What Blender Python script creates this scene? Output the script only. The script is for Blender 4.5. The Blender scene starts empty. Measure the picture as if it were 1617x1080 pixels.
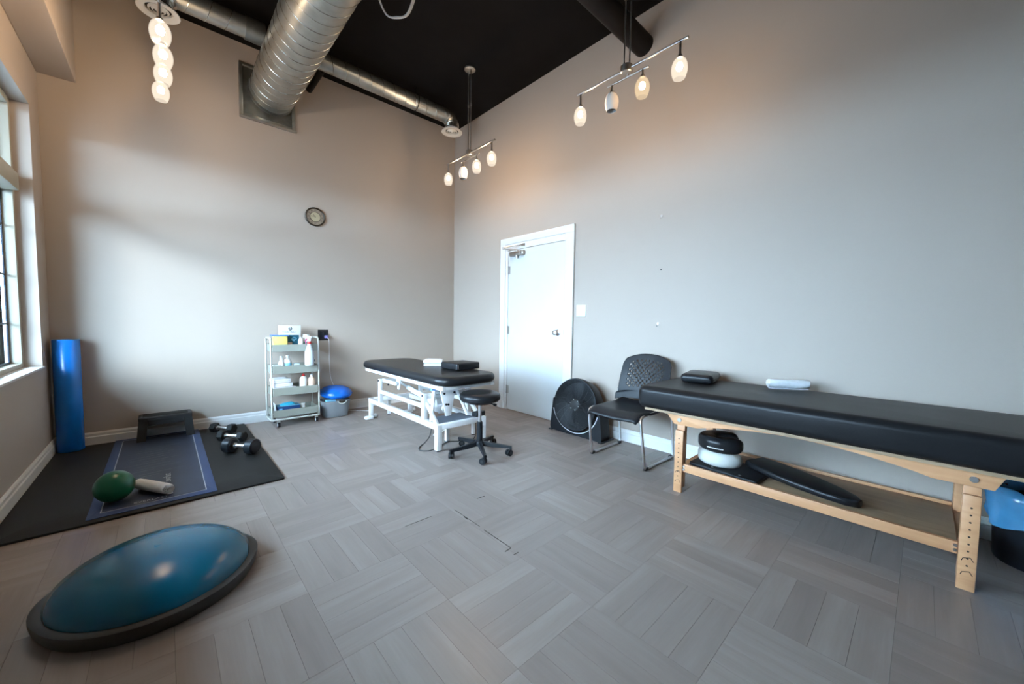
import bpy, bmesh, math, random
from mathutils import Vector, Matrix
random.seed(7)
PI = math.pi
S = bpy.context.scene
C = S.collection

# ------------------------------------------------------------------ camera, world, sun, exposure
XL, XR, YB, YF, CH = -0.669, 3.1533, 4.7068, -4.6, 3.801
CAM = (0.0, 0.0, 1.1022)
FW = (0.67577, 0.735048, -0.055127); RT = (0.736648, -0.676108, 0.015107); UP = (0.026167, 0.050819, 0.998365)
cd = bpy.data.cameras.new('camera'); cd.sensor_fit = 'HORIZONTAL'; cd.sensor_width = 36.0
cd.lens = 598.755 / 1617 * 36.0; cd.clip_start = 0.02; cd.clip_end = 500
cam = bpy.data.objects.new('camera', cd); C.objects.link(cam)
cam.matrix_world = Matrix(((RT[0], UP[0], -FW[0], CAM[0]), (RT[1], UP[1], -FW[1], CAM[1]), (RT[2], UP[2], -FW[2], CAM[2]), (0, 0, 0, 1)))
S.camera = cam

w = bpy.data.worlds.new('world'); S.world = w; w.use_nodes = True
bg = w.node_tree.nodes['Background']
bg.inputs['Color'].default_value = (0.54, 0.75, 1.0, 1); bg.inputs['Strength'].default_value = 60.0
sd = bpy.data.lights.new('sun', 'SUN'); sd.energy = 2.6; sd.angle = math.radians(13); sd.color = (1.0, 0.98, 0.94)
sun = bpy.data.objects.new('sun', sd); C.objects.link(sun)
SUNDIR = Vector((1.0, 0.70, -0.35)).normalized()
sun.rotation_euler = SUNDIR.to_track_quat('-Z', 'Y').to_euler()
sun.location = (-8, -3, 4)
S.view_settings.view_transform = 'Standard'; S.view_settings.look = 'None'
S.view_settings.gamma = 1.0; S.view_settings.use_curve_mapping = False
S.view_settings.exposure = -0.2
LAMP_WARM = (1.0, 0.74, 0.50); BULB_GLOW = 900.0; SHADE_GLOW = 1.4

# ------------------------------------------------------------------ materials
def _nt(name):
    m = bpy.data.materials.new(name); m.use_nodes = True
    nt = m.node_tree; b = nt.nodes['Principled BSDF']
    return m, nt, b
def mat(name, col, rough=0.5, metal=0.0, var=0.06, vscale=6.0, bump=0.0, bscale=80.0, spec=0.5, coat=0.0, trans=0.0, emit=None, estr=0.0, stretch=None):
    m, nt, b = _nt(name)
    N, L = nt.nodes.new, nt.links.new
    tc = N('ShaderNodeTexCoord'); mp = N('ShaderNodeMapping')
    if stretch: mp.inputs['Scale'].default_value = stretch
    L(tc.outputs['Object'], mp.inputs['Vector'])
    nz = N('ShaderNodeTexNoise'); nz.inputs['Scale'].default_value = vscale; nz.inputs['Detail'].default_value = 4
    L(mp.outputs['Vector'], nz.inputs['Vector'])
    rp = N('ShaderNodeValToRGB'); e = rp.color_ramp.elements
    e[0].position = 0.3; e[1].position = 0.7
    e[0].color = tuple(c * (1 - var) for c in col) + (1,); e[1].color = tuple(min(1, c * (1 + var)) for c in col) + (1,)
    L(nz.outputs['Fac'], rp.inputs['Fac']); L(rp.outputs['Color'], b.inputs['Base Color'])
    b.inputs['Roughness'].default_value = rough; b.inputs['Metallic'].default_value = metal
    b.inputs['Specular IOR Level'].default_value = spec
    if coat: b.inputs['Coat Weight'].default_value = coat; b.inputs['Coat Roughness'].default_value = 0.15
    if trans: b.inputs['Transmission Weight'].default_value = trans
    if bump:
        n2 = N('ShaderNodeTexNoise'); n2.inputs['Scale'].default_value = bscale; n2.inputs['Detail'].default_value = 3
        L(mp.outputs['Vector'], n2.inputs['Vector'])
        bp = N('ShaderNodeBump'); bp.inputs['Strength'].default_value = bump; bp.inputs['Distance'].default_value = 0.004
        L(n2.outputs['Fac'], bp.inputs['Height']); L(bp.outputs['Normal'], b.inputs['Normal'])
    if emit:
        b.inputs['Emission Color'].default_value = tuple(emit) + (1,); b.inputs['Emission Strength'].default_value = estr
    return m
def plank_mat(name, island):
    m, nt, b = _nt(name)
    N, L = nt.nodes.new, nt.links.new
    uv = N('ShaderNodeUVMap'); uv.uv_map = 'UVMap'
    if island: rnd = N('ShaderNodeNewGeometry').outputs['Random Per Island']
    else: rnd = N('ShaderNodeObjectInfo').outputs['Random']
    sc = N('ShaderNodeVectorMath'); sc.operation = 'SCALE'; sc.inputs[0].default_value = (37.0, 91.0, 53.0); L(rnd, sc.inputs['Scale'])
    ad = N('ShaderNodeVectorMath'); ad.operation = 'ADD'; L(uv.outputs['UV'], ad.inputs[0]); L(sc.outputs['Vector'], ad.inputs[1])
    mp = N('ShaderNodeMapping'); mp.inputs['Scale'].default_value = (2.2, 16.0, 1.0); L(ad.outputs['Vector'], mp.inputs['Vector'])
    n1 = N('ShaderNodeTexNoise'); n1.inputs['Scale'].default_value = 1.0; n1.inputs['Detail'].default_value = 4; n1.inputs['Roughness'].default_value = 0.5
    L(mp.outputs['Vector'], n1.inputs['Vector'])
    mp2 = N('ShaderNodeMapping'); mp2.inputs['Scale'].default_value = (5.0, 120.0, 1.0); L(ad.outputs['Vector'], mp2.inputs['Vector'])
    n2 = N('ShaderNodeTexNoise'); n2.inputs['Scale'].default_value = 1.0; n2.inputs['Detail'].default_value = 3
    L(mp2.outputs['Vector'], n2.inputs['Vector'])
    mh = N('ShaderNodeMath'); mh.operation = 'MULTIPLY_ADD'; L(n1.outputs['Fac'], mh.inputs[0]); mh.inputs[1].default_value = 0.55; mh.inputs[2].default_value = 0.22
    mx = N('ShaderNodeMath'); mx.operation = 'MULTIPLY_ADD'; L(n2.outputs['Fac'], mx.inputs[0]); mx.inputs[1].default_value = 0.16; L(mh.outputs[0], mx.inputs[2])
    r2 = N('ShaderNodeMath'); r2.operation = 'MULTIPLY_ADD'; L(rnd, r2.inputs[0]); r2.inputs[1].default_value = 0.26; L(mx.outputs[0], r2.inputs[2])
    rp = N('ShaderNodeValToRGB'); e = rp.color_ramp.elements
    e[0].position = 0.40; e[0].color = (0.255, 0.212, 0.188, 1); e[1].color = (0.375, 0.322, 0.292, 1)
    e[1].position = 1.0
    k = e.new(0.72); k.color = (0.308, 0.261, 0.234, 1)
    L(r2.outputs[0], rp.inputs['Fac']); L(rp.outputs['Color'], b.inputs['Base Color'])
    b.inputs['Roughness'].default_value = 0.265
    return m
def wood_mat(name, c0, c1):
    m, nt, b = _nt(name)
    N, L = nt.nodes.new, nt.links.new
    tc = N('ShaderNodeTexCoord'); mp = N('ShaderNodeMapping'); mp.inputs['Scale'].default_value = (22, 2.2, 22)
    L(tc.outputs['Object'], mp.inputs['Vector'])
    nz = N('ShaderNodeTexNoise'); nz.inputs['Scale'].default_value = 1.4; nz.inputs['Detail'].default_value = 6; nz.inputs['Distortion'].default_value = 0.6
    L(mp.outputs['Vector'], nz.inputs['Vector'])
    rp = N('ShaderNodeValToRGB'); e = rp.color_ramp.elements
    e[0].position = 0.3; e[0].color = c0 + (1,); e[1].position = 0.7; e[1].color = c1 + (1,)
    L(nz.outputs['Fac'], rp.inputs['Fac']); L(rp.outputs['Color'], b.inputs['Base Color'])
    b.inputs['Roughness'].default_value = 0.4
    return m
def glass_mat(name):
    m = bpy.data.materials.new(name); m.use_nodes = True; nt = m.node_tree; nt.nodes.clear()
    N, L = nt.nodes.new, nt.links.new
    o = N('ShaderNodeOutputMaterial'); t = N('ShaderNodeBsdfTransparent'); g = N('ShaderNodeBsdfGlossy'); mx = N('ShaderNodeMixShader')
    t.inputs['Color'].default_value = (0.93, 0.96, 0.96, 1); g.inputs['Roughness'].default_value = 0.03
    fr = N('ShaderNodeFresnel'); fr.inputs['IOR'].default_value = 1.08
    L(fr.outputs[0], mx.inputs[0]); L(t.outputs[0], mx.inputs[1]); L(g.outputs[0], mx.inputs[2]); L(mx.outputs[0], o.inputs[0])
    return m
M = {}
M['wall'] = mat('wall_paint', (0.42, 0.360, 0.305), 0.55, var=0.012, vscale=2.0, bump=0.03, bscale=140, spec=0.35)
M['ceiling'] = mat('ceiling_black', (0.006, 0.006, 0.0065), 0.8, var=0.2, spec=0.1)
M['plank'] = plank_mat('vinyl_plank', False); M['plankf'] = plank_mat('vinyl_plank_field', True)
M['joint'] = mat('floor_joint', (0.05, 0.045, 0.04), 0.8)
M['trim'] = mat('trim_white', (0.72, 0.72, 0.70), 0.4, var=0.01)
M['door'] = mat('door_white', (0.64, 0.65, 0.64), 0.4, var=0.01)
M['frame'] = mat('window_vinyl', (0.38, 0.36, 0.29), 0.45, var=0.02)
M['gasket'] = mat('window_gasket', (0.015, 0.022, 0.035), 0.4)
M['glass'] = glass_mat('window_glass')
M['galv'] = mat('galvanized', (0.46, 0.48, 0.46), 0.33, 0.9, var=0.14, vscale=9, bump=0.05, bscale=20)
M['galvd'] = mat('galvanized_dull', (0.20, 0.21, 0.20), 0.42, 0.85, var=0.2, vscale=14)
M['foil'] = mat('foil_duct', (0.62, 0.63, 0.60), 0.22, 0.95, var=0.1, vscale=20, bump=0.5, bscale=45)
M['steel'] = mat('brushed_steel', (0.50, 0.48, 0.45), 0.3, 0.95, var=0.06)
M['chrome'] = mat('chrome', (0.92, 0.93, 0.94), 0.28, 1.0, var=0.02)
M['diff'] = mat('diffuser_white', (0.62, 0.61, 0.57), 0.45, var=0.03)
def shade_mat(name, glow, col):
    # thin frosted glass: half clear, half glowing from the bulb inside
    m = bpy.data.materials.new(name); m.use_nodes = True; nt = m.node_tree; nt.nodes.clear()
    N, L = nt.nodes.new, nt.links.new
    o = N('ShaderNodeOutputMaterial'); t = N('ShaderNodeBsdfTransparent'); e = N('ShaderNodeEmission'); mx = N('ShaderNodeMixShader')
    t.inputs['Color'].default_value = (1.0, 0.97, 0.92, 1); e.inputs['Color'].default_value = col + (1,); e.inputs['Strength'].default_value = glow
    nz = N('ShaderNodeTexNoise'); nz.inputs['Scale'].default_value = 30.0
    rr = N('ShaderNodeMapRange'); rr.inputs['To Min'].default_value = 0.30; rr.inputs['To Max'].default_value = 0.38
    L(nz.outputs['Fac'], rr.inputs['Value']); L(rr.outputs['Result'], mx.inputs[0]); L(t.outputs[0], mx.inputs[1]); L(e.outputs[0], mx.inputs[2]); L(mx.outputs[0], o.inputs[0])
    return m
M['lit'] = shade_mat('opal_glass_lit', SHADE_GLOW, (1.0, 0.88, 0.74)); M['half'] = shade_mat('opal_glass_dim', SHADE_GLOW * 0.8, (1.0, 0.78, 0.52))
M['bulb_lit'] = mat('bulb_lit', (0.9, 0.9, 0.9), 0.4, emit=LAMP_WARM, estr=BULB_GLOW); M['bulb_half'] = mat('bulb_dim', (0.9, 0.9, 0.9), 0.4, emit=LAMP_WARM, estr=BULB_GLOW * 0.2)
M['unlit'] = mat('opal_glass_unlit', (0.86, 0.80, 0.74), 0.6, var=0.01, spec=0.2)
M['blk'] = mat('black_plastic', (0.010, 0.012, 0.015), 0.40, var=0.1, spec=0.25)
M['blkm'] = mat('black_metal', (0.006, 0.006, 0.007), 0.5, var=0.1, spec=0.15)
M['grille'] = mat('grille_black', (0.02, 0.023, 0.027), 0.3, spec=0.6)
M['vinyl'] = mat('black_vinyl', (0.012, 0.013, 0.015), 0.30, var=0.08, bump=0.10, bscale=190, spec=0.28)
M['vinyl2'] = mat('black_vinyl_worn', (0.013, 0.013, 0.014), 0.33, var=0.1, bump=0.12, bscale=160, spec=0.16)
M['enam'] = mat('white_enamel', (0.82, 0.84, 0.85), 0.3, var=0.01)
M['wood'] = wood_mat('maple', (0.56, 0.28, 0.13), (0.66, 0.36, 0.185))
M['woodd'] = wood_mat('shelf_ply', (0.30, 0.20, 0.12), (0.40, 0.28, 0.17))
M['hole'] = mat('dark_hole', (0.03, 0.02, 0.012), 0.8)
M['grey'] = mat('grey_plastic', (0.032, 0.034, 0.035), 0.5, var=0.05, spec=0.3, bump=0.1, bscale=150)
M['foam'] = mat('blue_foam', (0.004, 0.16, 0.52), 0.25, var=0.06, vscale=12, bump=0.04, bscale=90)
M['rubber'] = mat('black_rubber', (0.011, 0.012, 0.012), 0.6, var=0.12, vscale=30, bump=0.3, bscale=260, spec=0.25)
M['yoga'] = mat('blue_yoga_mat', (0.020, 0.033, 0.066), 0.55, var=0.12, vscale=5, bump=0.2, bscale=220)
M['yogae'] = mat('blue_yoga_border', (0.026, 0.056, 0.15), 0.55, var=0.1, vscale=5, bump=0.2, bscale=220)
M['print'] = mat('mat_print', (0.42, 0.45, 0.48), 0.6, var=0.15, vscale=60)
M['printd'] = mat('mat_print_faint', (0.075, 0.095, 0.125), 0.6, var=0.3, vscale=40)
M['green'] = mat('green_vinyl_ball', (0.003, 0.115, 0.050), 0.3, var=0.08, bump=0.04, bscale=60)
M['bosu'] = mat('blue_dome_vinyl', (0.003, 0.115, 0.195), 0.22, var=0.08, bump=0.04, bscale=50)
M['bosub'] = mat('dome_base_grey', (0.040, 0.046, 0.048), 0.5, var=0.1)
M['towel'] = mat('white_terry', (0.80, 0.81, 0.82), 0.9, var=0.04, vscale=40, bump=0.9, bscale=260, spec=0.1)
M['cart'] = mat('cart_grey_green', (0.27, 0.28, 0.24), 0.42, var=0.03)
M['cartl'] = mat('cart_tube', (0.48, 0.48, 0.44), 0.4, var=0.03)
M['bask'] = mat('basket_grey', (0.22, 0.235, 0.25), 0.5, var=0.05)
M['blue'] = mat('disc_blue', (0.004, 0.13, 0.60), 0.25, var=0.06)
M['lblue'] = mat('light_blue', (0.22, 0.58, 0.80), 0.5, var=0.1)
M['navy'] = mat('navy_print', (0.01, 0.045, 0.16), 0.4, var=0.1)
M['teal'] = mat('teal_print', (0.008, 0.10, 0.16), 0.4, var=0.35, vscale=60)
M['tealb'] = mat('teal_bright', (0.03, 0.35, 0.50), 0.5, var=0.2, vscale=50)
M['yel'] = mat('yellow_card', (0.78, 0.70, 0.18), 0.5, var=0.04)
M['periw'] = mat('periwinkle_lid', (0.10, 0.24, 0.62), 0.4, var=0.1)
M['white'] = mat('white_plastic', (0.82, 0.83, 0.83), 0.4, var=0.015)
M['card'] = mat('white_card', (0.60, 0.62, 0.60), 0.6, var=0.015)
M['clear'] = mat('frosted_bottle', (0.66, 0.76, 0.84), 0.25, var=0.04)
M['red'] = mat('red_plastic', (0.55, 0.03, 0.03), 0.4)
M['pink'] = mat('pink_plastic', (0.55, 0.06, 0.20), 0.4)
M['beige'] = mat('beige_plastic', (0.72, 0.52, 0.40), 0.5)
M['greenp'] = mat('green_print', (0.05, 0.33, 0.20), 0.5)
M['purple'] = mat('purple_plug', (0.22, 0.20, 0.50), 0.5)
M['ink'] = mat('dark_ink', (0.015, 0.02, 0.022), 0.6)
M['bronze'] = mat('clock_bronze', (0.030, 0.020, 0.010), 0.4, 0.4, var=0.2)
M['dial'] = mat('clock_dial', (0.40, 0.34, 0.22), 0.5, var=0.08)
M['dialr'] = mat('clock_numeral_ring', (0.25, 0.20, 0.15), 0.5, var=0.1)
M['cream'] = mat('cream_cover', (0.64, 0.63, 0.58), 0.7, var=0.04, bump=0.25, bscale=40)
M['bag'] = mat('blue_bag', (0.07, 0.27, 0.48), 0.22, var=0.12, vscale=9, bump=1.0, bscale=14, spec=0.7)
M['slate'] = mat('slate_panel', (0.13, 0.16, 0.21), 0.6)
M['outlet'] = mat('outlet_black', (0.008, 0.008, 0.010), 0.35)
M['ground'] = mat('pavement', (0.14, 0.14, 0.14), 0.9, var=0.15)
M['soff'] = mat('porch_soffit', (0.006, 0.006, 0.006), 0.8, var=0.1)
M['cable'] = mat('white_cable', (0.70, 0.70, 0.70), 0.4)
M['cableb'] = mat('black_cable', (0.02, 0.02, 0.022), 0.4)

# ------------------------------------------------------------------ mesh helpers
def rrect(hx, hy, r, n=5):
    pts = []
    r = max(0.0005, min(r, hx - 1e-4, hy - 1e-4))
    for cx, cy, a0 in ((hx - r, hy - r, 0), (-hx + r, hy - r, PI / 2), (-hx + r, -hy + r, PI), (hx - r, -hy + r, 1.5 * PI)):
        for i in range(n + 1):
            a = a0 + PI / 2 * i / n
            pts.append((cx + r * math.cos(a), cy + r * math.sin(a)))
    return pts
def spline(P, k=8, closed=False):
    P = [Vector(p) for p in P]; n = len(P); out = []
    for i in range(n if closed else n - 1):
        g = (lambda j: P[j % n]) if closed else (lambda j: P[max(0, min(n - 1, j))])
        a, b, c, d = g(i - 1), g(i), g(i + 1), g(i + 2)
        for s in range(k):
            t = s / k
            out.append(0.5 * ((2 * b) + (c - a) * t + (2 * a - 5 * b + 4 * c - d) * t * t + (3 * b - a - 3 * c + d) * t ** 3))
    if not closed: out.append(P[-1])
    return out
class G:
    def __init__(s): s.bm = bmesh.new()
    def xf(s, verts, m):
        bmesh.ops.transform(s.bm, matrix=m, verts=list(verts))
    def box(s, x0, x1, y0, y1, z0, z1, b=0.0, seg=2, m=None):
        r = bmesh.ops.create_cube(s.bm, size=1.0); vs = r['verts']
        for v in vs:
            v.co = Vector(((x0 + x1) / 2 + v.co.x * (x1 - x0), (y0 + y1) / 2 + v.co.y * (y1 - y0), (z0 + z1) / 2 + v.co.z * (z1 - z0)))
        if m is not None: s.xf(vs, m)
        if b > 0:
            es = list({e for v in vs for e in v.link_edges})
            bmesh.ops.bevel(s.bm, geom=es, offset=b, segments=seg, profile=0.5, affect='EDGES')
        return s
    def rings(s, rs, cap0=True, cap1=True, loop=False):
        V = [[s.bm.verts.new(p) for p in r] for r in rs]
        n = len(V[0]); R = range(len(V) if loop else len(V) - 1)
        for i in R:
            a, b = V[i], V[(i + 1) % len(V)]
            for j in range(n):
                k = (j + 1) % n
                s.bm.faces.new((a[j], a[k], b[k], b[j]))
        if not loop:
            if cap0: s.bm.faces.new(list(reversed(V[0])))
            if cap1: s.bm.faces.new(V[-1])
        return V
    def cyl(s, p0, p1, r0, r1=None, n=16, caps=True):
        p0, p1 = Vector(p0), Vector(p1); r1 = r0 if r1 is None else r1
        d = (p1 - p0).normalized(); u = d.orthogonal().normalized(); v = d.cross(u)
        f = lambda p, r: [p + (u * math.cos(2 * PI * i / n) + v * math.sin(2 * PI * i / n)) * r for i in range(n)]
        s.rings([f(p0, r0), f(p1, r1)], caps, caps); return s
    def tube(s, pts, r, n=8, closed=False):
        P = [Vector(p) for p in pts]; N = len(P); rs = []
        T = []
        for i in range(N):
            a = P[(i - 1) % N] if closed or i > 0 else P[0]; b = P[(i + 1) % N] if closed or i < N - 1 else P[-1]
            T.append((b - a).normalized())
        u = T[0].orthogonal().normalized()
        for i in range(N):
            if i:
                q = T[i - 1].rotation_difference(T[i]); u = q @ u
            u = (u - T[i] * u.dot(T[i])).normalized(); v = T[i].cross(u)
            rr = r(i / (N - 1)) if callable(r) else r
            rs.append([P[i] + (u * math.cos(2 * PI * j / n) + v * math.sin(2 * PI * j / n)) * rr for j in range(n)])
        s.rings(rs, True, True, closed); return s
    def lathe(s, prof, n=32, m=None, sx=1.0, sy=1.0):
        vs = []; prev = None
        for (r, z) in prof:
            if r < 1e-6: ring = [s.bm.verts.new((0, 0, z))]
            else: ring = [s.bm.verts.new((r * sx * math.cos(2 * PI * i / n), r * sy * math.sin(2 * PI * i / n), z)) for i in range(n)]
            if prev:
                if len(prev) == 1 and len(ring) > 1:
                    for i in range(n): s.bm.faces.new((prev[0], ring[i], ring[(i + 1) % n]))
                elif len(ring) == 1 and len(prev) > 1:
                    for i in range(n): s.bm.faces.new((prev[(i + 1) % n], prev[i], ring[0]))
                elif len(ring) > 1:
                    for i in range(n): s.bm.faces.new((prev[i], prev[(i + 1) % n], ring[(i + 1) % n], ring[i]))
            vs += ring; prev = ring
        if m is not None: s.xf(vs, m)
        return s
    def prism(s, poly, axis, a0, a1, b=0.0):
        f = {'x': lambda p, t: (t, p[0], p[1]), 'y': lambda p, t: (p[0], t, p[1]), 'z': lambda p, t: (p[0], p[1], t)}[axis]
        V = s.rings([[f(p, a0) for p in poly], [f(p, a1) for p in poly]])
        if b:
            es = list({e for r in V for v in r for e in v.link_edges})
            bmesh.ops.bevel(s.bm, geom=es, offset=b, segments=2, profile=0.5, affect='EDGES')
        return s
    def slab(s, hx, hy, z0, z1, rc, re, crown=0.0, n=6, k=5, c=(0, 0), m=None, inner=4):
        rs = []
        def ring(i, z): return [Vector((c[0] + x, c[1] + y, z)) for x, y in rrect(hx - i, hy - i, max(rc - i, 0.003), n)]
        for j in range(k + 1):
            a = -PI / 2 + PI / 2 * j / k; rs.append(ring(re * (1 - math.cos(a)), z0 + re + re * math.sin(a)))
        for j in range(k + 1):
            a = PI / 2 * j / k; rs.append(ring(re * (1 - math.cos(a)), z1 - re + re * math.sin(a)))
        V = s.rings(rs, True, False)
        last = V[-1]; base = [v.co.copy() for v in last]; cen = Vector((c[0], c[1], z1)); allv = [v for r in V for v in r]
        for t in range(1, inner):
            q = 1 - t / inner; nr = []
            for p in base:
                pp = cen.lerp(p, q); pp.z = z1 + crown * (1 - q * q); nr.append(s.bm.verts.new(pp))
            for j in range(len(nr)):
                kk = (j + 1) % len(nr); s.bm.faces.new((last[j], last[kk], nr[kk], nr[j]))
            last = nr; allv += nr
        cv = s.bm.verts.new((c[0], c[1], z1 + crown)); allv.append(cv)
        for j in range(len(last)): s.bm.faces.new((last[j], last[(j + 1) % len(last)], cv))
        if m is not None: s.xf(allv, m)
        return s
    def strip(s, path, th, axis_len, wob=0.0):
        # path: 2D (y,z) polyline of the sheet's centre line, extruded along x by axis_len
        P = [Vector((0, a, b)) for a, b in path]; n = len(P); A = []; B = []
        for i in range(n):
            t = (P[min(n - 1, i + 1)] - P[max(0, i - 1)]).normalized(); nn = Vector((0, -t.z, t.y))
            A.append(P[i] + nn * th / 2); B.append(P[i] - nn * th / 2)
        poly = A + list(reversed(B)); rs = []
        K = 7
        for q in range(K):
            x = -axis_len / 2 + axis_len * q / (K - 1); e = 0.93 if q in (0, K - 1) else 1.0
            rs.append([Vector((x + (wob * math.sin(i * 0.9) if q in (0, K - 1) else 0), p.y * e, p.z * e)) for i, p in enumerate(poly)])
        V = [[s.bm.verts.new(p) for p in r] for r in rs]; m_ = len(poly)
        for i in range(K - 1):
            for j in range(m_):
                k = (j + 1) % m_; s.bm.faces.new((V[i][j], V[i][k], V[i + 1][k], V[i + 1][j]))
        for e in (0, K - 1):
            for j in range(n - 1):
                q = (V[e][j], V[e][j + 1], V[e][m_ - 2 - j], V[e][m_ - 1 - j]); s.bm.faces.new(q if e else tuple(reversed(q)))
        return s
    def build(s, name, m, parent=None, smooth=True, ang=38, fix=True):
        if fix: bmesh.ops.recalc_face_normals(s.bm, faces=s.bm.faces[:])
        me = bpy.data.meshes.new(name); s.bm.to_mesh(me); s.bm.free()
        if smooth and len(me.polygons):
            me.polygons.foreach_set('use_smooth', [True] * len(me.polygons)); me.set_sharp_from_angle(angle=math.radians(ang))
        return mobj(name, me, m, parent)
def mobj(name, me, m, parent=None):
    o = bpy.data.objects.new(name, me); C.objects.link(o)
    if m is not None and not me.materials: me.materials.append(M[m] if isinstance(m, str) else m)
    if parent is not None: o.parent = parent
    return o
def thing(name, label, cat, loc=(0, 0, 0), rz=0.0, group=None):
    o = bpy.data.objects.new(name, None); C.objects.link(o); o.empty_display_size = 0.05
    o.location = loc; o.rotation_euler = (0, 0, rz); o['label'] = label; o['category'] = cat
    if group: o['group'] = group
    return o
def tag(o, label, cat, group=None):
    o['label'] = label; o['category'] = cat
    if group: o['group'] = group
    return o
def struct(o, label=None):
    o['kind'] = 'structure'
    if label: o['label'] = label
    return o
def snode(name, loc=(0, 0, 0)):
    o = bpy.data.objects.new(name, None); C.objects.link(o); o.location = loc; o['kind'] = 'structure'; return o
def put(o, loc=(0, 0, 0), rot=(0, 0, 0)):
    o.location = loc; o.rotation_euler = rot; return o
def dup(root, loc, rot=None, label=None):
    r = root.copy(); C.objects.link(r); r.location = loc
    if rot is not None: r.rotation_euler = rot
    if label: r['label'] = label
    for ch in list(root.children):
        c = ch.copy(); C.objects.link(c); c.parent = r
        for g in ch.children:
            d = g.copy(); C.objects.link(d); d.parent = c
    return r
def text(name, string, size, m, parent, loc, rot, ext=0.0004):
    cu = bpy.data.curves.new(name, 'FONT'); cu.body = string; cu.size = size; cu.extrude = ext; cu.align_x = 'CENTER'; cu.align_y = 'CENTER'; cu.resolution_u = 2
    t = bpy.data.objects.new(name, cu); C.objects.link(t)
    me = bpy.data.meshes.new_from_object(t.evaluated_get(bpy.context.evaluated_depsgraph_get()))
    bpy.data.objects.remove(t); bpy.data.curves.remove(cu); me.name = name; me.materials.clear()
    return put(mobj(name, me, m, parent), loc, rot)
def arc(c, r, a0, a1, n, plane='yz'):
    out = []
    for i in range(n + 1):
        a = a0 + (a1 - a0) * i / n; u, v = r * math.cos(a), r * math.sin(a)
        out.append({'yz': (c[0], c[1] + u, c[2] + v), 'xy': (c[0] + u, c[1] + v, c[2]), 'xz': (c[0] + u, c[1], c[2] + v)}[plane])
    return out
RX = lambda a: Matrix.Rotation(a, 4, 'X'); RY = lambda a: Matrix.Rotation(a, 4, 'Y'); RZ = lambda a: Matrix.Rotation(a, 4, 'Z'); TR = lambda *p: Matrix.Translation(p)

# ------------------------------------------------------------------ room shell
WT = 0.152
g = G(); g.box(XL - WT, XR + 0.2, YF - 0.2, YB + 0.2, -0.12, -0.004); floor = struct(g.build('floor', 'joint', smooth=False), 'grey wood-look vinyl floor in a basketweave of short planks')
# planks: 0.4 m squares of four strips, alternating direction
def plank_mesh(name, lx, ly):
    gg = G(); gp = 0.0004
    gg.box(-lx / 2 + gp, lx / 2 - gp, -ly / 2 + gp, ly / 2 - gp, -0.004, 0.0)
    me = bpy.data.meshes.new(name)
    uvl = gg.bm.loops.layers.uv.new('UVMap')
    for f in gg.bm.faces:
        for l in f.loops: l[uvl].uv = (l.vert.co.x, l.vert.co.y)
    gg.bm.to_mesh(me); gg.bm.free(); me.materials.append(M['plank']); return me
planks = []
i0, i1, j0, j1 = -2, 9, -12, 12
for i in range(i0, i1):
    for j in range(j0, j1):
        bx, by = 0.0 + 0.4 * i, 0.02 + 0.4 * j
        along_x = ((i - 1) + (j - 3)) % 2 == 0
        for s in range(4):
            r = (bx, bx + 0.4, by + 0.1 * s, by + 0.1 * (s + 1)) if along_x else (bx + 0.1 * s, bx + 0.1 * (s + 1), by, by + 0.4)
            x0, x1, y0, y1 = max(r[0], XL), min(r[1], XR), max(r[2], YF), min(r[3], YB)
            if x1 - x0 < 0.004 or y1 - y0 < 0.004: continue
            planks.append((x0, x1, y0, y1, along_x))
def in_view(x, y):
    d = Vector((x, y, 0)) - Vector(CAM); z = d.dot(Vector(FW))
    if z < 0.2: return None
    u = 808.5 + 598.755 * d.dot(Vector(RT)) / z; v = 540 - 598.755 * d.dot(Vector(UP)) / z
    return d.length if -40 < u < 1657 and v < 1110 else None
rank = []
for k, (x0, x1, y0, y1, ax) in enumerate(planks):
    d = in_view((x0 + x1) / 2, (y0 + y1) / 2)
    if d is not None: rank.append((d, k))
rank.sort(); near = {k for d, k in rank[:300]}
shared = {}
field = bmesh.new(); fuv = field.loops.layers.uv.new('UVMap')
for k, (x0, x1, y0, y1, ax) in enumerate(planks):
    lx, ly = (x1 - x0, y1 - y0) if ax else (y1 - y0, x1 - x0)
    cx, cy = (x0 + x1) / 2, (y0 + y1) / 2
    if k in near:
        key = (round(lx, 4), round(ly, 4))
        if key not in shared: shared[key] = plank_mesh('plank', lx, ly)
        o = bpy.data.objects.new('plank', shared[key]); C.objects.link(o); o.parent = floor
        o.location = (cx, cy, 0); o.rotation_euler = (0, 0, 0 if ax else PI / 2)
    else:
        gp = 0.0004; r = bmesh.ops.create_cube(field, size=1.0)
        for v in r['verts']: v.co = Vector((cx + v.co.x * (x1 - x0 - 2 * gp), cy + v.co.y * (y1 - y0 - 2 * gp), -0.002 + v.co.z * 0.004))
        for f in {f for v in r['verts'] for f in v.link_faces}:
            for l in f.loops:
                p = l.vert.co; l[fuv].uv = (p.x, p.y) if ax else (p.y, p.x)
me = bpy.data.meshes.new('plank_field'); field.to_mesh(me); field.free()
pf = mobj('plank_field', me, 'plankf', floor); pf['kind'] = 'stuff'
g = G()   # open, dirty joints worn into the floor
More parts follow.
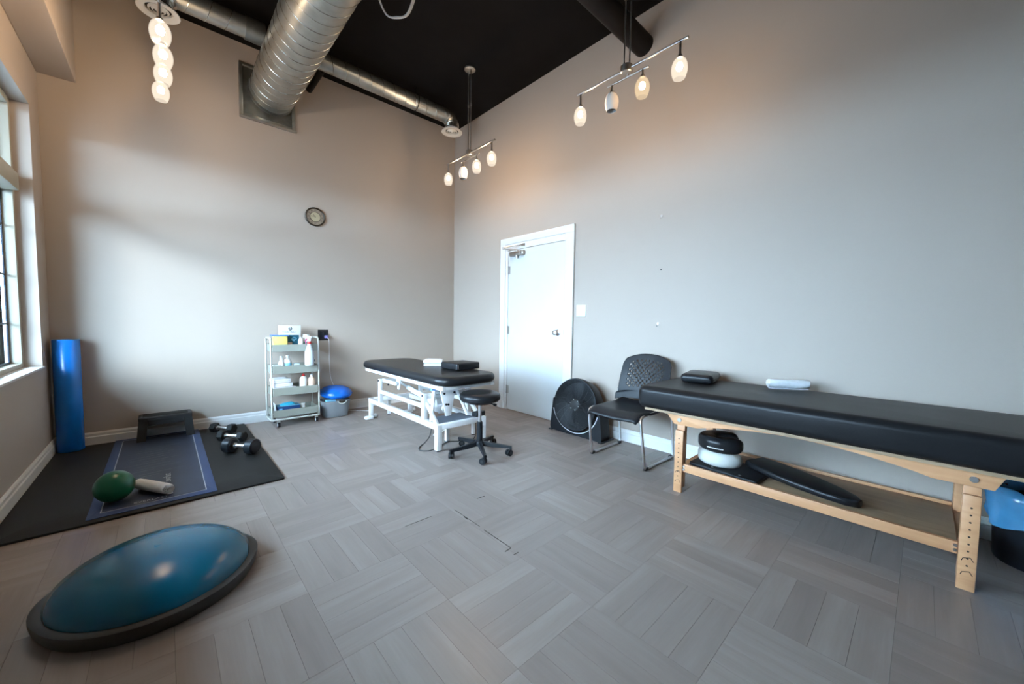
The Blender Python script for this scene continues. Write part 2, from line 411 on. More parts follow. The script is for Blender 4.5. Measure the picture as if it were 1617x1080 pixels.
for (xa, ya, xb, yb, wd) in ((1.217, 1.31, 1.217, 1.52, .004), (1.221, 1.56, 1.220, 1.80, .003), (1.2165, 1.66, 1.217, 1.70, .008), (0.92, 1.822, 1.08, 1.822, .003), (1.405, 1.825, 1.46, 1.822, .006), (1.175, 1.305, 1.215, 1.308, .005), (1.19, 1.26, 1.22, 1.26, .004)):
    d = Vector((xb - xa, yb - ya, 0)); L_ = d.length; a = math.atan2(d.y, d.x)
    g.box(-L_ / 2, L_ / 2, -wd / 2, wd / 2, -0.003, 0.0006, m=TR((xa + xb) / 2, (ya + yb) / 2, 0) @ RZ(a))
g.build('worn_joint', 'hole', floor, smooth=False)

g = G(); g.box(XL - WT, XR + 0.2, YF - 0.2, YB + 0.2, CH, CH + 0.15); struct(g.build('ceiling', 'ceiling', smooth=False), 'black painted ceiling')
g = G(); g.box(XL - WT, XR + 0.2, YB, YB + 0.2, -0.1, CH); struct(g.build('wall_back', 'wall', smooth=False), 'beige back wall')
g = G(); g.box(XR, XR + 0.2, YF, YB, -0.1, CH); struct(g.build('wall_right', 'wall', smooth=False), 'beige right wall')
g = G(); g.box(XL - WT, XR + 0.2, YF - 0.2, YF, -0.1, CH); struct(g.build('wall_front', 'wall', smooth=False), 'beige wall behind the viewpoint')
WZ0, WZ1 = 0.70, 2.60
WINS = [(2.05, 4.415), (0.55, 1.75)]
g = G()
ys = [YF] + [v for wv in sorted(WINS) for v in wv] + [YB]
for a in range(0, len(ys), 2): g.box(XL - WT, XL, ys[a], ys[a + 1], -0.1, CH)
for (a, b) in WINS:
    g.box(XL - WT, XL, a, b, -0.1, WZ0); g.box(XL - WT, XL, a, b, WZ1, CH)
struct(g.build('wall_left', 'wall', smooth=False), 'beige window wall')
g = G(); g.box(XL, -0.467, YF, YB, 2.953, CH, b=0.004); struct(g.build('trim_1', 'wall', smooth=False), 'boxed beige soffit along the top of the window wall')
# baseboards with a stepped profile
prof = [(0, 0), (0.016, 0), (0.016, 0.072), (0.011, 0.080), (0.011, 0.098), (0.004, 0.112), (0, 0.112)]
g = G(); g.prism([(YB - d, z) for d, z in prof], 'x', XL + 0.016, XR - 0.016); struct(g.build('baseboard_back', 'trim', smooth=False), 'white baseboard')
g = G(); g.prism([(XL + d, z) for d, z in prof], 'y', YF, YB); struct(g.build('baseboard_left', 'trim', smooth=False), 'white baseboard')
g = G()
for a, b in ((3.645, YB), (YF, 2.482)): g.prism([(XR - d, z) for d, z in prof], 'y', a, b)
struct(g.build('baseboard_right', 'trim', smooth=False), 'white baseboard')

def window(name, y0, y1):
    W = snode(name, (XL, (y0 + y1) / 2, WZ0)); W['label'] = 'tall pale-framed window with dark glazing bars over a painted sill'
    hy = (y1 - y0) / 2; H = WZ1 - WZ0; xa, xb = -0.145, -0.085
    g = G(); f = 0.045
    g.box(xa, xb, -hy, -hy + f, 0, H, b=.003); g.box(xa, xb, hy - f, hy, 0, H, b=.003); g.box(xa, xb, -hy + f, hy - f, 0, f, b=.003); g.box(xa, xb, -hy + f, hy - f, H - f, H, b=.003)
    g.build('frame', 'frame', W)
    G().box(xa, -0.055, -hy + f, hy - f, 1.265, 1.385, b=.004).build('transom_bar', 'frame', W)
    third = (2 * hy - 2 * f - .12) / 3; lites = [(-hy + f + k * (third + .06), -hy + f + k * (third + .06) + third) for k in range(3)]
    for k in range(2):
        G().box(xa, xb + .01, lites[k][1], lites[k + 1][0], f, 1.265, b=.003).build('mullion', 'frame', W)
        G().box(xa, xb + .01, lites[k][1], lites[k + 1][0], 1.385, H - f, b=.003).build('mullion', 'frame', W)
    for (a, b) in lites:
        for (z0, z1, up) in ((f, 1.265, False), (1.385, H - f, True)):
            p = G().box(-0.1485, -0.1455, a, b, z0, z1).build('pane', 'glass', W, smooth=False)
            g = G(); t = 0.014
            g.box(-.1452, -.138, a, a + t, z0, z1); g.box(-.1452, -.138, b - t, b, z0, z1); g.box(-.1452, -.138, a + t, b - t, z0, z0 + t); g.box(-.1452, -.138, a + t, b - t, z1 - t, z1)
            g.build('gasket', 'gasket', p, smooth=False)
            for z in ([] if up else [0.33, 0.675, 1.02]): G().box(-.1455, -.1375, a + t, b - t, z - .006, z + .006).build('muntin', 'gasket', p, smooth=False)
            n = 3
            for q in range(1, n):
                y = a + (b - a) * q / n; G().box(-.1453, -.1385, y - .005, y + .005, z0 + t, z1 - t).build('muntin', 'gasket', p, smooth=False)
    G().box(-0.085, 0.012, -hy + .001, hy - .001, 0.0005, 0.016, b=.003).build('sill', 'trim', W)
    return W
for k, (a, b) in enumerate(WINS): window('window_%d' % (k + 1), a, b)
g = G(); g.box(-60, XL - WT - 0.02, -60, 60, -0.35, -0.15); struct(g.build('ground', 'ground', smooth=False), 'paving outside the windows')
g = G(); g.box(XL - WT - 1.8, XL - WT, YF - 1.5, YB + 26, 2.78, 2.95); struct(g.build('porch_roof', 'soff', smooth=False), 'dark porch roof outside the windows')

# ------------------------------------------------------------------ door in the right wall
D = snode('door_1', (XR, 3.05, 0)); D['label'] = 'white flush door with white casing and overhead closer'
def dy(y): return y - 3.05
G().box(-0.022, 0, dy(2.487), dy(2.603), 0, 2.035, b=.003).build('casing', 'trim', D)
G().box(-0.022, 0, dy(3.552), dy(3.642), 0, 2.035, b=.003).build('casing', 'trim', D)
G().box(-0.022, 0, dy(2.487), dy(3.642), 2.035, 2.112, b=.003).build('casing', 'trim', D)
G().box(-0.013, 0, dy(2.603), dy(3.552), 1.962, 2.035, b=.002).build('head_stop', 'trim', D)
G().box(-0.013, 0, dy(3.508), dy(3.552), 0, 1.962, b=.002).build('jamb', 'trim', D)
slab = G().box(-0.010, 0, dy(2.607), dy(3.504), 0.008, 1.957, b=.0015).build('door_slab', 'door', D)
G().box(-0.003, 0, dy(2.603), dy(2.607), 0.0, 1.962).build('door_gap', 'hole', D)
for z in (1.724, 0.991, 0.254):
    h = G(); h.cyl((-0.017, dy(3.505), z - .05), (-0.017, dy(3.505), z + .05), .007, n=10); h.box(-.0115, -.009, dy(3.47), dy(3.505), z - .048, z + .048)
    h.build('hinge', 'steel', D)
kn = G(); kn.lathe([(0, 0), (.033, 0), (.033, .006), (.024, .010), (.012, .014), (.012, .034), (.024, .040), (.029, .052), (.026, .064), (.012, .070), (0, .071)], 24, TR(-.010, dy(2.690), .985) @ RY(-PI / 2))
kn.build('door_knob', 'chrome', D)
G().box(-.012, -.009, dy(2.6075), dy(2.615), .955, 1.015).build('latch_plate', 'steel', D)
cl = G(); cl.box(-.062, -.010, dy(3.205), dy(3.445), 1.878, 1.932, b=.012); cl.box(-.075, -.062, dy(3.225), dy(3.235), 1.885, 1.925); cl.cyl((-.036, dy(3.325), 1.85), (-.036, dy(3.325), 1.945), .017)
clo = cl.build('door_closer', 'steel', D)
ar = G(); ar.tube([(-.036, dy(3.325), 1.950), (-.105, dy(3.50), 1.972)], .007, 8); ar.tube([(-.105, dy(3.50), 1.985), (-.026, dy(3.235), 2.0)], .006, 8); ar.cyl((-.105, dy(3.50), 1.962), (-.105, dy(3.50), 1.994), .010); ar.box(-.03, -.0225, dy(3.21), dy(3.26), 1.985, 2.012)
ar.build('closer_arm', 'steel', clo)

# ------------------------------------------------------------------ ductwork overhead
def helix(y0, y1, r, pitch, per=28, ph=0.0):
    n = int(abs(y1 - y0) / pitch * per); return [(r * math.cos(ph + 2 * PI * i / per), y0 + (y1 - y0) * i / n, r * math.sin(ph + 2 * PI * i / per)) for i in range(n + 1)]
DX, DZ = 0.885, 3.400
T = thing('main_duct', 'large galvanized spiral duct running overhead into the beige back wall', 'duct', (DX, YB, DZ))
g = G(); g.cyl((0, -.0105, 0), (0, YF - YB + .01, 0), .202, n=56); g.build('duct_pipe', 'galv', T)
G().tube(helix(-.10, -7.2, .2025, .115, 32), .0032, 5).build('spiral_seam', 'foil', T)
G().cyl((0, -.031, 0), (0, -.085, 0), .209, n=48).build('collar', 'galvd', T)
G().cyl((0, -1.95, 0), (0, -2.07, 0), .2065, n=48).build('collar', 'galv', T)
T = thing('duct_flange', 'square galvanized duct frame fixed high on the back wall', 'duct frame', (0.853, YB, 3.35))
G().box(-.245, .245, -.010, 0, -.262, .262).build('back_plate', 'galvd', T, smooth=False)
for a in ((-.245, -.215, -.262, .262), (.215, .245, -.262, .262), (-.215, .215, -.262, -.222), (-.215, .215, .232, .262)):
    G().box(a[0], a[1], -.030, -.0105, a[2], a[3], b=.003).build('frame_lip', 'galv', T)
G().box(-.25, .25, -.075, -.0305, -.272, -.262, b=.002).build('bottom_ledge', 'galv', T)
DY, DZ2 = 4.145, 3.625
def branch(sgn, xs, xe, label, dlabel):
    T = thing('branch_duct', label, 'duct', (DX, DY, DZ2)); L_ = lambda x: x - DX
    g = G(); g.cyl((L_(xs), 0, 0), (L_(xe), 0, 0), .082, n=36); g.build('duct_pipe', 'galv', T)
    hp = [(L_(xs) + sgn * .12 + y, a, b) for (a, y, b) in helix(0, L_(xe) - L_(xs) - sgn * .16, .0825, .13, 24)]
    G().tube(hp, .0026, 5).build('spiral_seam', 'foil', T)
    g = G(); g.cyl((L_(xs) - sgn * .06, 0, 0), (L_(xs) + sgn * .08, 0, 0), .092, n=36); g.build('collar', 'galvd', T)
    e = [Vector((L_(xe) + sgn * .095 * math.sin(a), 0, -.095 * (1 - math.cos(a)))) for a in [PI / 2 * i / 5 for i in range(6)]]
    e.append(e[-1] + Vector((0, 0, -.028)))
    G().tube(e, lambda t: .088 if t < .9 else .09, 28).build('elbow', 'foil', T, ang=12)
    x = xe + sgn * .095
    V = thing('air_diffuser', dlabel, 'vent', (x, DY, 3.452), group='round ceiling diffusers')
    m = None
    g = G(); g.lathe([(.085, .045), (.085, .012), (.128, .010), (.130, .004), (.126, 0), (.088, .004), (.080, .014), (.080, .045)], 40); g.build('outer_ring', 'diff', V)
    for (r0, r1, z) in ((.062, .054, .004), (.041, .033, .002), (.020, .004, .000)):
        g = G(); g.lathe([(r0, z + .016), (r0 + .003, z + .012), (r1, z - .002), (r1 - .002, z + .004)], 32); g.build('cone_ring', 'diff', V)
    g = G(); g.lathe([(0, .030), (.078, .030), (.078, .034), (0, .034)], 24); g.build('dark_throat', 'blk', V)
branch(1, 1.10, 2.637, 'thin spiral duct branching right from the main duct to an elbow', 'white round air diffuser under the foil elbow by the room corner')
branch(-1, 0.67, 0.13, 'short spiral duct branching left from the main duct', 'white round air diffuser above the leftmost pendant lamp')
T = thing('hanger_strap', 'thin dark strap holding up the right branch duct', 'strap', (2.232, DY, 3.70))
g = G(); g.box(-.012, .012, -.001, .001, .012, CH - 3.70, b=0); g.tube(arc((0, 0, -.075), .0890, .0, 2 * PI, 24, 'yz')[:-1], .003, 6, closed=True); g.build('strap', 'blkm', T)
T = G().cyl((0, 0, 0), (-1.95, 0, 0), .085, n=40).build('black_pipe', 'blkm'); put(T, (XR - .001, 1.785, 3.515)); tag(T, 'thick black pipe running under the ceiling into the right wall', 'pipe')
T = G().cyl((0, 0, 0), (0, -.46, 0), .030, n=20).build('black_conduit', 'blkm'); put(T, (1.245, YB - .001, 3.600)); tag(T, 'slim black pipe ending at the back wall beside the main duct', 'pipe')
g = G(); g.tube(spline([(-.20, -.12, .195), (-.17, -.02, .08), (-.07, .04, .005), (.0, .0, 0), (.06, -.06, .02), (.06, -.18, .10), (.02, -.30, .195)], 8), .007, 8); g.tube(spline([(-.18, -.13, .195), (-.15, 0, .09), (-.06, .06, .02), (.02, .02, .012), (.08, -.05, .035), (.08, -.17, .11), (.04, -.29, .195)], 8), .006, 8)
T = put(g.build('cable_loop', 'cable'), (1.490, 3.095, 3.605)); tag(T, 'white cable hanging in a loop below the black ceiling', 'cable')

# ------------------------------------------------------------------ pendant lamps
def pendant(loc, label, states):
    T = thing('pendant_lamp', label, 'pendant lamp', loc, group='four-shade pendant lamps'); zc = CH - loc[2]
    G().lathe([(0, 0), (.056, 0), (.060, -.006), (.060, -.020), (.052, -.026), (0, -.026)], 28, TR(0, 0, zc)).build('canopy', 'steel', T)
    for y in (-.022, .022):
        g = G(); g.cyl((0, y, .02), (0, y, zc - .02), .0055, n=10); g.build('rod', 'steel', T)
        G().cyl((0, y, zc * .55), (0, y, zc * .55 + .03), .009, n=10).build('coupling', 'steel', T)
    G().lathe([(0, .028), (.036, .028), (.042, .022), (.042, -.022), (.036, -.028), (0, -.028)], 28).build('hub', 'steel', T)
    g = G(); g.cyl((0, -.435, 0), (0, .435, 0), .0085, n=12); g.build('long_bar', 'steel', T)
    g = G(); g.cyl((.012, -.165, -.048), (.012, .165, -.048), .007, n=12); g.cyl((.012, 0, -.048), (.012, 0, -.02), .009, n=10); g.build('short_bar', 'steel', T)
    for k, (y, x, zt) in enumerate(((.405, 0, 0), (.125, .012, -.048), (-.120, .012, -.048), (-.385, 0, 0))):
        G().cyl((x, y, zt), (x, y, -.100), .008, n=10).build('stem', 'steel', T)
        pr = [(.012, .070), (.026, .066), (.040, .050), (.049, .025), (.052, .0), (.050, -.025), (.044, -.048), (.036, -.066), (.033, -.066), (.040, -.046), (.046, -.024), (.048, 0), (.045, .024), (.036, .047), (.022, .060), (0, .064)]
        sh = G().lathe([(a * .97, b * .95) for a, b in pr], 28, TR(x, y, -.172)).build('shade', states[k], T, ang=60)
        G().lathe([(.0, .082), (.016, .082), (.018, .068), (0, .068)], 16, TR(x, y, -.172)).build('shade_cap', 'steel', sh)
        if states[k] != 'unlit':
            G().lathe([(0, .036), (.011, .034), (.018, .024), (.021, .008), (.016, -.008), (0, -.014)], 16, TR(x, y, -.170)).build('bulb', 'bulb_' + states[k], sh)
    return T
pendant((2.49, 3.440, 2.912), 'pendant lamp in the far corner beside the round air diffuser', ('lit', 'unlit', 'lit', 'lit'))
pendant((2.49, 1.540, 2.912), 'pendant lamp in front of the thick black pipe by the right wall', ('lit', 'unlit', 'half', 'lit'))
pendant((0.030, 3.470, 2.912), 'pendant lamp on the left, seen end on with its shades in line', ('lit', 'lit', 'lit', 'lit'))

# ------------------------------------------------------------------ wall fittings
T = thing('round_clock', 'small round bronze wall clock high on the back wall', 'clock', (1.285, YB, 2.235)); T.rotation_euler = (PI / 2, 0, 0)
G().lathe([(0, 0), (.098, 0), (.104, .010), (.104, .022), (.096, .028), (.088, .022), (.088, .014), (0, .014)], 40).build('case', 'bronze', T)
G().lathe([(.056, .0142), (.087, .0142), (.087, .017), (.056, .017)], 40).build('numeral_ring', 'dialr', T)
G().lathe([(0, .0142), (.053, .0142), (.053, .018), (0, .018)], 36).build('dial', 'dial', T)
g = G(); g.tube([(.0545 * math.cos(2 * PI * i / 40), .0545 * math.sin(2 * PI * i / 40), .018) for i in range(40)], .0028, 6, closed=True); g.build('inner_rim', 'bronze', T)
for k, s in enumerate(('XII', 'I', 'II', 'III', 'IIII', 'V', 'VI', 'VII', 'VIII', 'IX', 'X', 'XI')):
    a = PI / 2 - k * PI / 6; text('numeral', s, .021, 'bronze', T, (.072 * math.cos(a), .072 * math.sin(a), .0178), (0, 0, a - PI / 2))
for (a, L_, wd) in ((math.radians(128), .030, .004), (math.radians(172), .044, .003)):
    G().box(-.006, L_, -wd / 2, wd / 2, .0185, .0197, m=RZ(a)).build('hand', 'bronze', T)
T = thing('light_switch', 'white light switch on the right wall beside the door', 'switch', (XR, 2.390, 1.219))
G().box(-.007, 0, -.058, .058, -.058, .058, b=.003).build('plate', 'white', T)
for y in (-.024, .024): G().box(-.011, -.007, y - .016, y + .016, -.033, .033, b=.0015).build('rocker', 'white', T)
for z, y, lb, kind in ((2.016, 1.567, 'top screw hook on the bare right wall', 1), (1.560, 1.556, 'single dark screw hole on the right wall between two hooks', 0), (1.099, 1.567, 'lower screw hook on the bare right wall', 1)):
    g = G()
    if kind:
        g.cyl((0, 0, 0), (-.006, 0, 0), .010, n=14); g.tube(spline([(-.004, 0, 0), (-.022, 0, -.002), (-.030, 0, -.014), (-.024, 0, -.024), (-.014, -.004, -.020)], 5), .0025, 6); o = g.build('screw_hook', 'steel')
    else: g.lathe([(0, 0), (.006, 0), (.006, .003), (0, .004)], 12, RY(-PI / 2)); o = g.build('wall_anchor', 'blk')
    put(o, (XR, y, z)); tag(o, lb, 'hook' if kind else 'screw')
T = thing('power_outlet', 'black wall outlet with a plug above the grey basket', 'outlet', (1.356, YB, .908))
G().box(-.056, .056, -.006, 0, -.062, .062, b=.002).build('plate', 'outlet', T)
g = G()
for x in (-.02, .022):
    g.box(x - .014, x + .014, -.0085, -.006, -.04, .04, b=.001)
g.build('socket', 'blk', T)
T = thing('power_plug', 'pale plug with a white cord hanging from the black outlet', 'plug', (1.385, YB - .0088, .885))
G().box(-.020, .020, -.038, 0, -.016, .018, b=.008, seg=3).build('plug_body', 'purple', T)
g = G(); g.tube(spline([(0, -.030, -.005), (.012, -.060, -.03), (.018, -.055, -.12), (.03, -.018, -.30), (.045, -.012, -.48), (.11, -.012, -.66), (.16, -.05, -.845), (.20, -.10, -.872), (.30, -.16, -.8795), (.42, -.28, -.8795)], 8), .0035, 6); g.build('cord', 'cable', T)
T = thing('power_outlet', 'white outlet low on the wall under the wooden massage table', 'outlet', (XR, -.078, .272))
G().box(-.006, 0, -.036, .036, -.008, .108, b=.002).build('plate', 'white', T)
for z in (.028, .072): G().box(-.008, -.006, -.016, .016, z - .014, z + .014, b=.0008).build('socket', 'card', T)

# ------------------------------------------------------------------ wooden massage table along the right wall
T = thing('massage_table', 'long wooden massage table with black cushion against the right wall', 'massage table', (2.76, 0.445, 0))
TX, TY = 2.76, 0.445
X = lambda x: x - TX
Yl = lambda y: y - TY
g = G(); g.slab(.365, .925, .530, .682, .045, .042, crown=.006, n=6, k=6, c=(X(2.742), Yl(.39)), inner=5)
cu = g.build('cushion', 'vinyl2', T, ang=50)
G().box(X(2.41), X(3.08), Yl(-.49), Yl(1.27), .515, .5295).build('deck', 'woodd', T, smooth=False)
def apron(x0, x1):
    yl, yr = 1.137, -.253; P = [(Yl(yl), .515), (Yl(yl - .055), .447), (Yl(yl - .20), .447)]
    for i in range(1, 16):
        t = i / 16; y = (yl - .20) + ((yr + .20) - (yl - .20)) * t; P.append((Yl(y), .447 + .058 * math.sin(PI * t) ** .8))
    P += [(Yl(yr + .20), .447), (Yl(yr + .03), .447), (Yl(yr), .515)]
    return G().prism(P, 'x', x0, x1, b=.0015).build('apron', 'wood', T, ang=25)
ap = apron(X(2.448), X(2.470)); apb = apron(X(3.015), X(3.037))
for y in (1.047, -.168):
    g = G(); g.cyl((X(2.4485), Yl(y), .478), (X(2.443), Yl(y), .478), .0125, n=18); g.cyl((X(2.443), Yl(y), .478), (X(2.441), Yl(y), .478), .006, n=10); g.build('bolt', 'chrome', ap)
def tleg(yc, front):
    sx = 1 if front else -1; x0 = X(2.452) if front else X(3.033)
    lo = lambda a, b: (min(x0 + sx * a, x0 + sx * b), max(x0 + sx * a, x0 + sx * b))
    a = lo(0, .022); g = G(); g.box(a[0], a[1], Yl(yc - .0265), Yl(yc + .0265), .0, .408, b=.004); lg = g.build('leg', 'wood', T)
    a = lo(.024, .060); G().box(a[0], a[1], Yl(yc - .0255), Yl(yc + .0255), .03, .514, b=.003).build('inner_post', 'wood', lg)
    if front:
        for k in range(9): G().cyl((x0 + .003, Yl(yc), .355 - k * .031), (x0 - .0008, Yl(yc), .355 - k * .031), .0038, n=10).build('peg_hole', 'hole', lg)
        for zc in (.135, .075):
            g = G()
            for (ya, za, yb, zb) in ((-.017, -.006, -.008, .010), (-.008, .010, .012, .002), (.012, .002, .016, -.010)):
                d = Vector((0, yb - ya, zb - za)); L_ = d.length; an = math.atan2(zb - za, yb - ya)
                g.box(-.0008, .002, -L_ / 2, L_ / 2, -.0013, .0013, m=TR(x0, Yl(yc) + (ya + yb) / 2, zc + (za + zb) / 2) @ RX(an))
            g.build('burnt_mark', 'hole', lg, smooth=False)
    return lg
for y in (1.047, -.168):
    tleg(y, True); tleg(y, False)
    g = G(); g.box(X(2.515), X(2.972), Yl(y - .022), Yl(y + .022), .142, .162, b=.002); g.build('end_rail', 'wood', T)
    g = G(); yy = y - .035 if y > 0 else y + .035
    for z in (.158, .178): g.cyl((X(2.468), Yl(yy), z), (X(2.455), Yl(yy), z), .006, n=10)
    g.build('bolt', 'chrome', T)
for (a, b) in ((X(2.462), X(2.484)), (X(3.003), X(3.025))): G().box(a, b, Yl(-.140), Yl(1.018), .141, .192, b=.002).build('stretcher', 'wood', T)
G().box(X(2.486), X(3.001), Yl(-.140), Yl(1.018), .165, .176, b=.001).build('shelf', 'woodd', T)

# things on the wooden table
T = thing('headrest_pillow', 'small black vinyl box pillow on the wooden massage table', 'pillow', (2.865, 1.085, .6890), math.radians(10))
g = G(); g.slab(.155, .105, 0, .062, .030, .026, crown=.007, n=5, k=5); p = g.build('pillow_body', 'vinyl', T, ang=60)
g = G(); g.tube([(x, y, .031) for x, y in rrect(.1555, .1055, .030, 5)], .0028, 6, closed=True); g.build('seam', 'vinyl2', p)
def roll(name, label, loc, rz, r, length, turns, th, flat=1.0, tail=0.0):
    path = []
    n = int(turns * 14)
    for i in range(n + 1):
        t = i / n; a = 2 * PI * turns * (1 - t); rad = r * (.16 + .84 * t); path.append((rad * math.cos(a - PI / 2), rad * math.sin(a - PI / 2) * flat))
    if tail: path += [(path[-1][0] + tail * .5, path[-1][1] - .001), (path[-1][0] + tail, path[-1][1] - .002)]
    g = G(); g.strip(path, th, length, .003); o = g.build(name, 'towel', ang=70)
    put(o, (loc[0], loc[1], loc[2] + r * flat + th * .55 + .002), (0, 0, rz)); tag(o, label, 'towel'); return o
roll('hand_towel', 'rolled white towel on the black cushion of the wooden table', (2.935, .575, .6885), math.radians(-55), .030, .225, 3.2, .0095)
# things on its shelf
def face_cushion(name, label, z, h, m, cat, s=1.0):
    # horseshoe ring: outline swept in plan, open towards +x
    T = thing(name, label, cat, (2.665, .862, z), math.radians(-62)); g = G(); n = 26; rs = []
    for i in range(n + 1):
        a = math.radians(22 + (360 - 44) * i / n); cx, cy = .082 * math.cos(a) * s, .080 * math.sin(a) * s
        d = Vector((math.cos(a), math.sin(a), 0)); ring = []
        e = .62 if i in (0, n) else (.9 if i in (1, n - 1) else 1)
        for x, y in rrect(.054 * e, h / 2 * e, .032 * e, 4): ring.append(Vector((cx, cy, h / 2)) + d * x + Vector((0, 0, y)))
        rs.append(ring)
    g.rings(rs); g.build('cushion_ring', m, T, ang=60)
    if m == 'vinyl':
        g = G(); g.tube([(.1385 * math.cos(a), .1365 * math.sin(a), h * .36) for a in [math.radians(225 + i * 5) for i in range(9)]], .003, 6); g.build('white_piping', 'cable', T)
    return T
face_cushion('face_cushion', 'cream covered horseshoe cushion on the shelf under the black one', .200, .088, 'cream', 'cushion', 1.0)
face_cushion('face_cushion', 'black vinyl horseshoe cushion stacked on top of the cream one', .289, .094, 'vinyl', 'cushion', 1.02)
T = thing('face_rest', 'flat black headrest platform under the horseshoe cushions', 'headrest', (2.64, .80, .1765), math.radians(-4))
G().slab(.135, .20, 0, .022, .02, .006, n=4, k=3).build('platform', 'blk', T)
for x, y in ((-.11, -.10), (-.11, .06)): G().cyl((x, y, .022), (x, y, .0235), .008, n=10).build('knob', 'chrome', T)
P = []
for (y, hw) in ((.165, .085), (.10, .100), (0, .108), (-.15, .104), (-.28, .082), (-.36, .055), (-.395, .022)): P.append((y, hw))
g = G(); rs = []
for (y, hw) in P:
    ring = []
    for x, z in rrect(hw, .020, .016, 4): ring.append(Vector((x, y, .020 + z)))
    rs.append(ring)
g.rings(rs); T = g.build('arm_board', 'vinyl', ang=50); put(T, (2.715, .545, .197), (math.radians(2.0), 0, math.radians(-22)))
T.location.z = .1990; tag(T, 'long black padded board with a tapered end on the lower shelf', 'board')

# ------------------------------------------------------------------ waste bin with blue bag
T = thing('waste_bin', 'black waste bin lined with a blue plastic bag', 'waste bin', (2.970, -.415, 0))
G().lathe([(0, 0), (.135, 0), (.140, .01), (.155, .33), (.160, .335), (.150, .33), (.132, .02), (0, .015)], 32).build('bin_body', 'blk', T)
g = G(); rs = []
for k, (r, z) in enumerate(((.146, .30), (.152, .355), (.163, .352), (.168, .31), (.166, .26), (.168, .215), (.166, .195))):
    ring = []
    for i in range(48):
        a = 2 * PI * i / 48; f = .006 * math.sin(7 * a + k) + .004 * math.sin(13 * a - 2 * k); zz = z + (.020 * math.sin(2 * a + .6) + .008 * math.sin(5 * a) if k > 3 else .006 * math.sin(6 * a))
        ring.append(Vector(((r + f * (1 if k > 1 else .5)) * math.cos(a), (r + f * (1 if k > 1 else .5)) * math.sin(a), zz)))
    rs.append(ring)
g.rings(rs, False, False); g.build('bin_bag', 'bag', T, ang=80)

# ------------------------------------------------------------------ stacking chair (faces -x), local origin under the seat
T = thing('stacking_chair', 'black perforated-back chair with chrome sled legs beside the fan', 'chair', (2.80, 1.60, 0))
for s in (-1, 1):
    g = G(); y0 = s * .238; pts = []
    c = [(.02, s * .215, .412), (-.215, s * .222, .405), (-.242, s * .226, .395), (-.250, s * .228, .370), (-.190, s * .238, .045), (-.182, s * .239, .018), (-.160, s * .239, .011), (.235, s * .246, .011), (.262, s * .246, .018), (.268, s * .246, .045), (.215, s * .243, .40), (.205, s * .243, .52)]
    g.tube(c, .0105, 12); fr = g.build('sled_leg', 'chrome', T, ang=60)
    for x in (-.165, .240): G().box(x - .022, x + .022, s * .239 - .012, s * .239 + .012, .0, .024, b=.006).build('glide', 'blk', fr)
g = G(); g.cyl((.0, -.215, .405), (.0, .215, .405), .009, n=10); g.build('cross_bar', 'chrome', T)
# seat: dished sheet with waterfall front
g = G(); nu, nv = 16, 14; V = []
for i in range(nu + 1):
    row = []
    for j in range(nv + 1):
        u = i / nu; v = -1 + 2 * j / nv
        hw = .232 - .018 * abs(2 * u - 1) ** 3; x = -.295 + .475 * u
        z = .432 - .045 * max(0, (0.22 - u) / .22) ** 1.6 + .020 * max(0, (u - .75) / .25) ** 2 - .012 * (1 - v * v) - (.018 * max(0, abs(v) - .85) / .15)
        row.append(g.bm.verts.new((x, v * hw, z)))
    V.append(row)
for i in range(nu):
    for j in range(nv): g.bm.faces.new((V[i][j], V[i + 1][j], V[i + 1][j + 1], V[i][j + 1]))
se = g.build('seat', 'blk', T, ang=60); md = se.modifiers.new('thick', 'SOLIDIFY'); md.thickness = .016; md.offset = -1
# backrest: curved perforated shell
g = G(); nu, nv = 72, 54; V = []
def backpt(u, v):
    # u -1..1 across (y), v 0..1 up
    zb = .447 + .05 * (1 - abs(u)) * 0 - .022 * (u * u); zt = .835 - .058 * abs(u) ** 2.4
    hw = .252 if v < .16 else (.252 - (.252 - .228) * min(1, (v - .16) / .03)) if v < .19 else .228 - .012 * ((v - .19) / .81) ** 2
    z = zb + (zt - zb) * v
    if v > .9 and abs(u) > .9: hw -= .012 * ((v - .9) / .1) * ((abs(u) - .9) / .1)
    x = .165 + .085 * v - .045 * u * u - .012 * math.sin(PI * v)
    return (x + .045, u * hw, z)
for i in range(nu + 1): V.append([g.bm.verts.new(backpt(-1 + 2 * i / nu, j / nv)) for j in range(nv + 1)])
for i in range(nu):
    for j in range(nv):
        u = -1 + 2 * (i + .5) / nu; v = (j + .5) / nv
        du, dv = u / .72, (v - .57) / .32
        if du ** 8 + dv ** 8 < 1 and ((j % 6 in (0, 1) and i % 6 in (0, 1)) or (j % 6 in (3, 4) and i % 6 in (3, 4))): continue
        g.bm.faces.new((V[i][j], V[i + 1][j], V[i + 1][j + 1], V[i][j + 1]))
ba = g.build('backrest', 'blk', T, ang=60); md = ba.modifiers.new('thick', 'SOLIDIFY'); md.thickness = .005; md.offset = 0

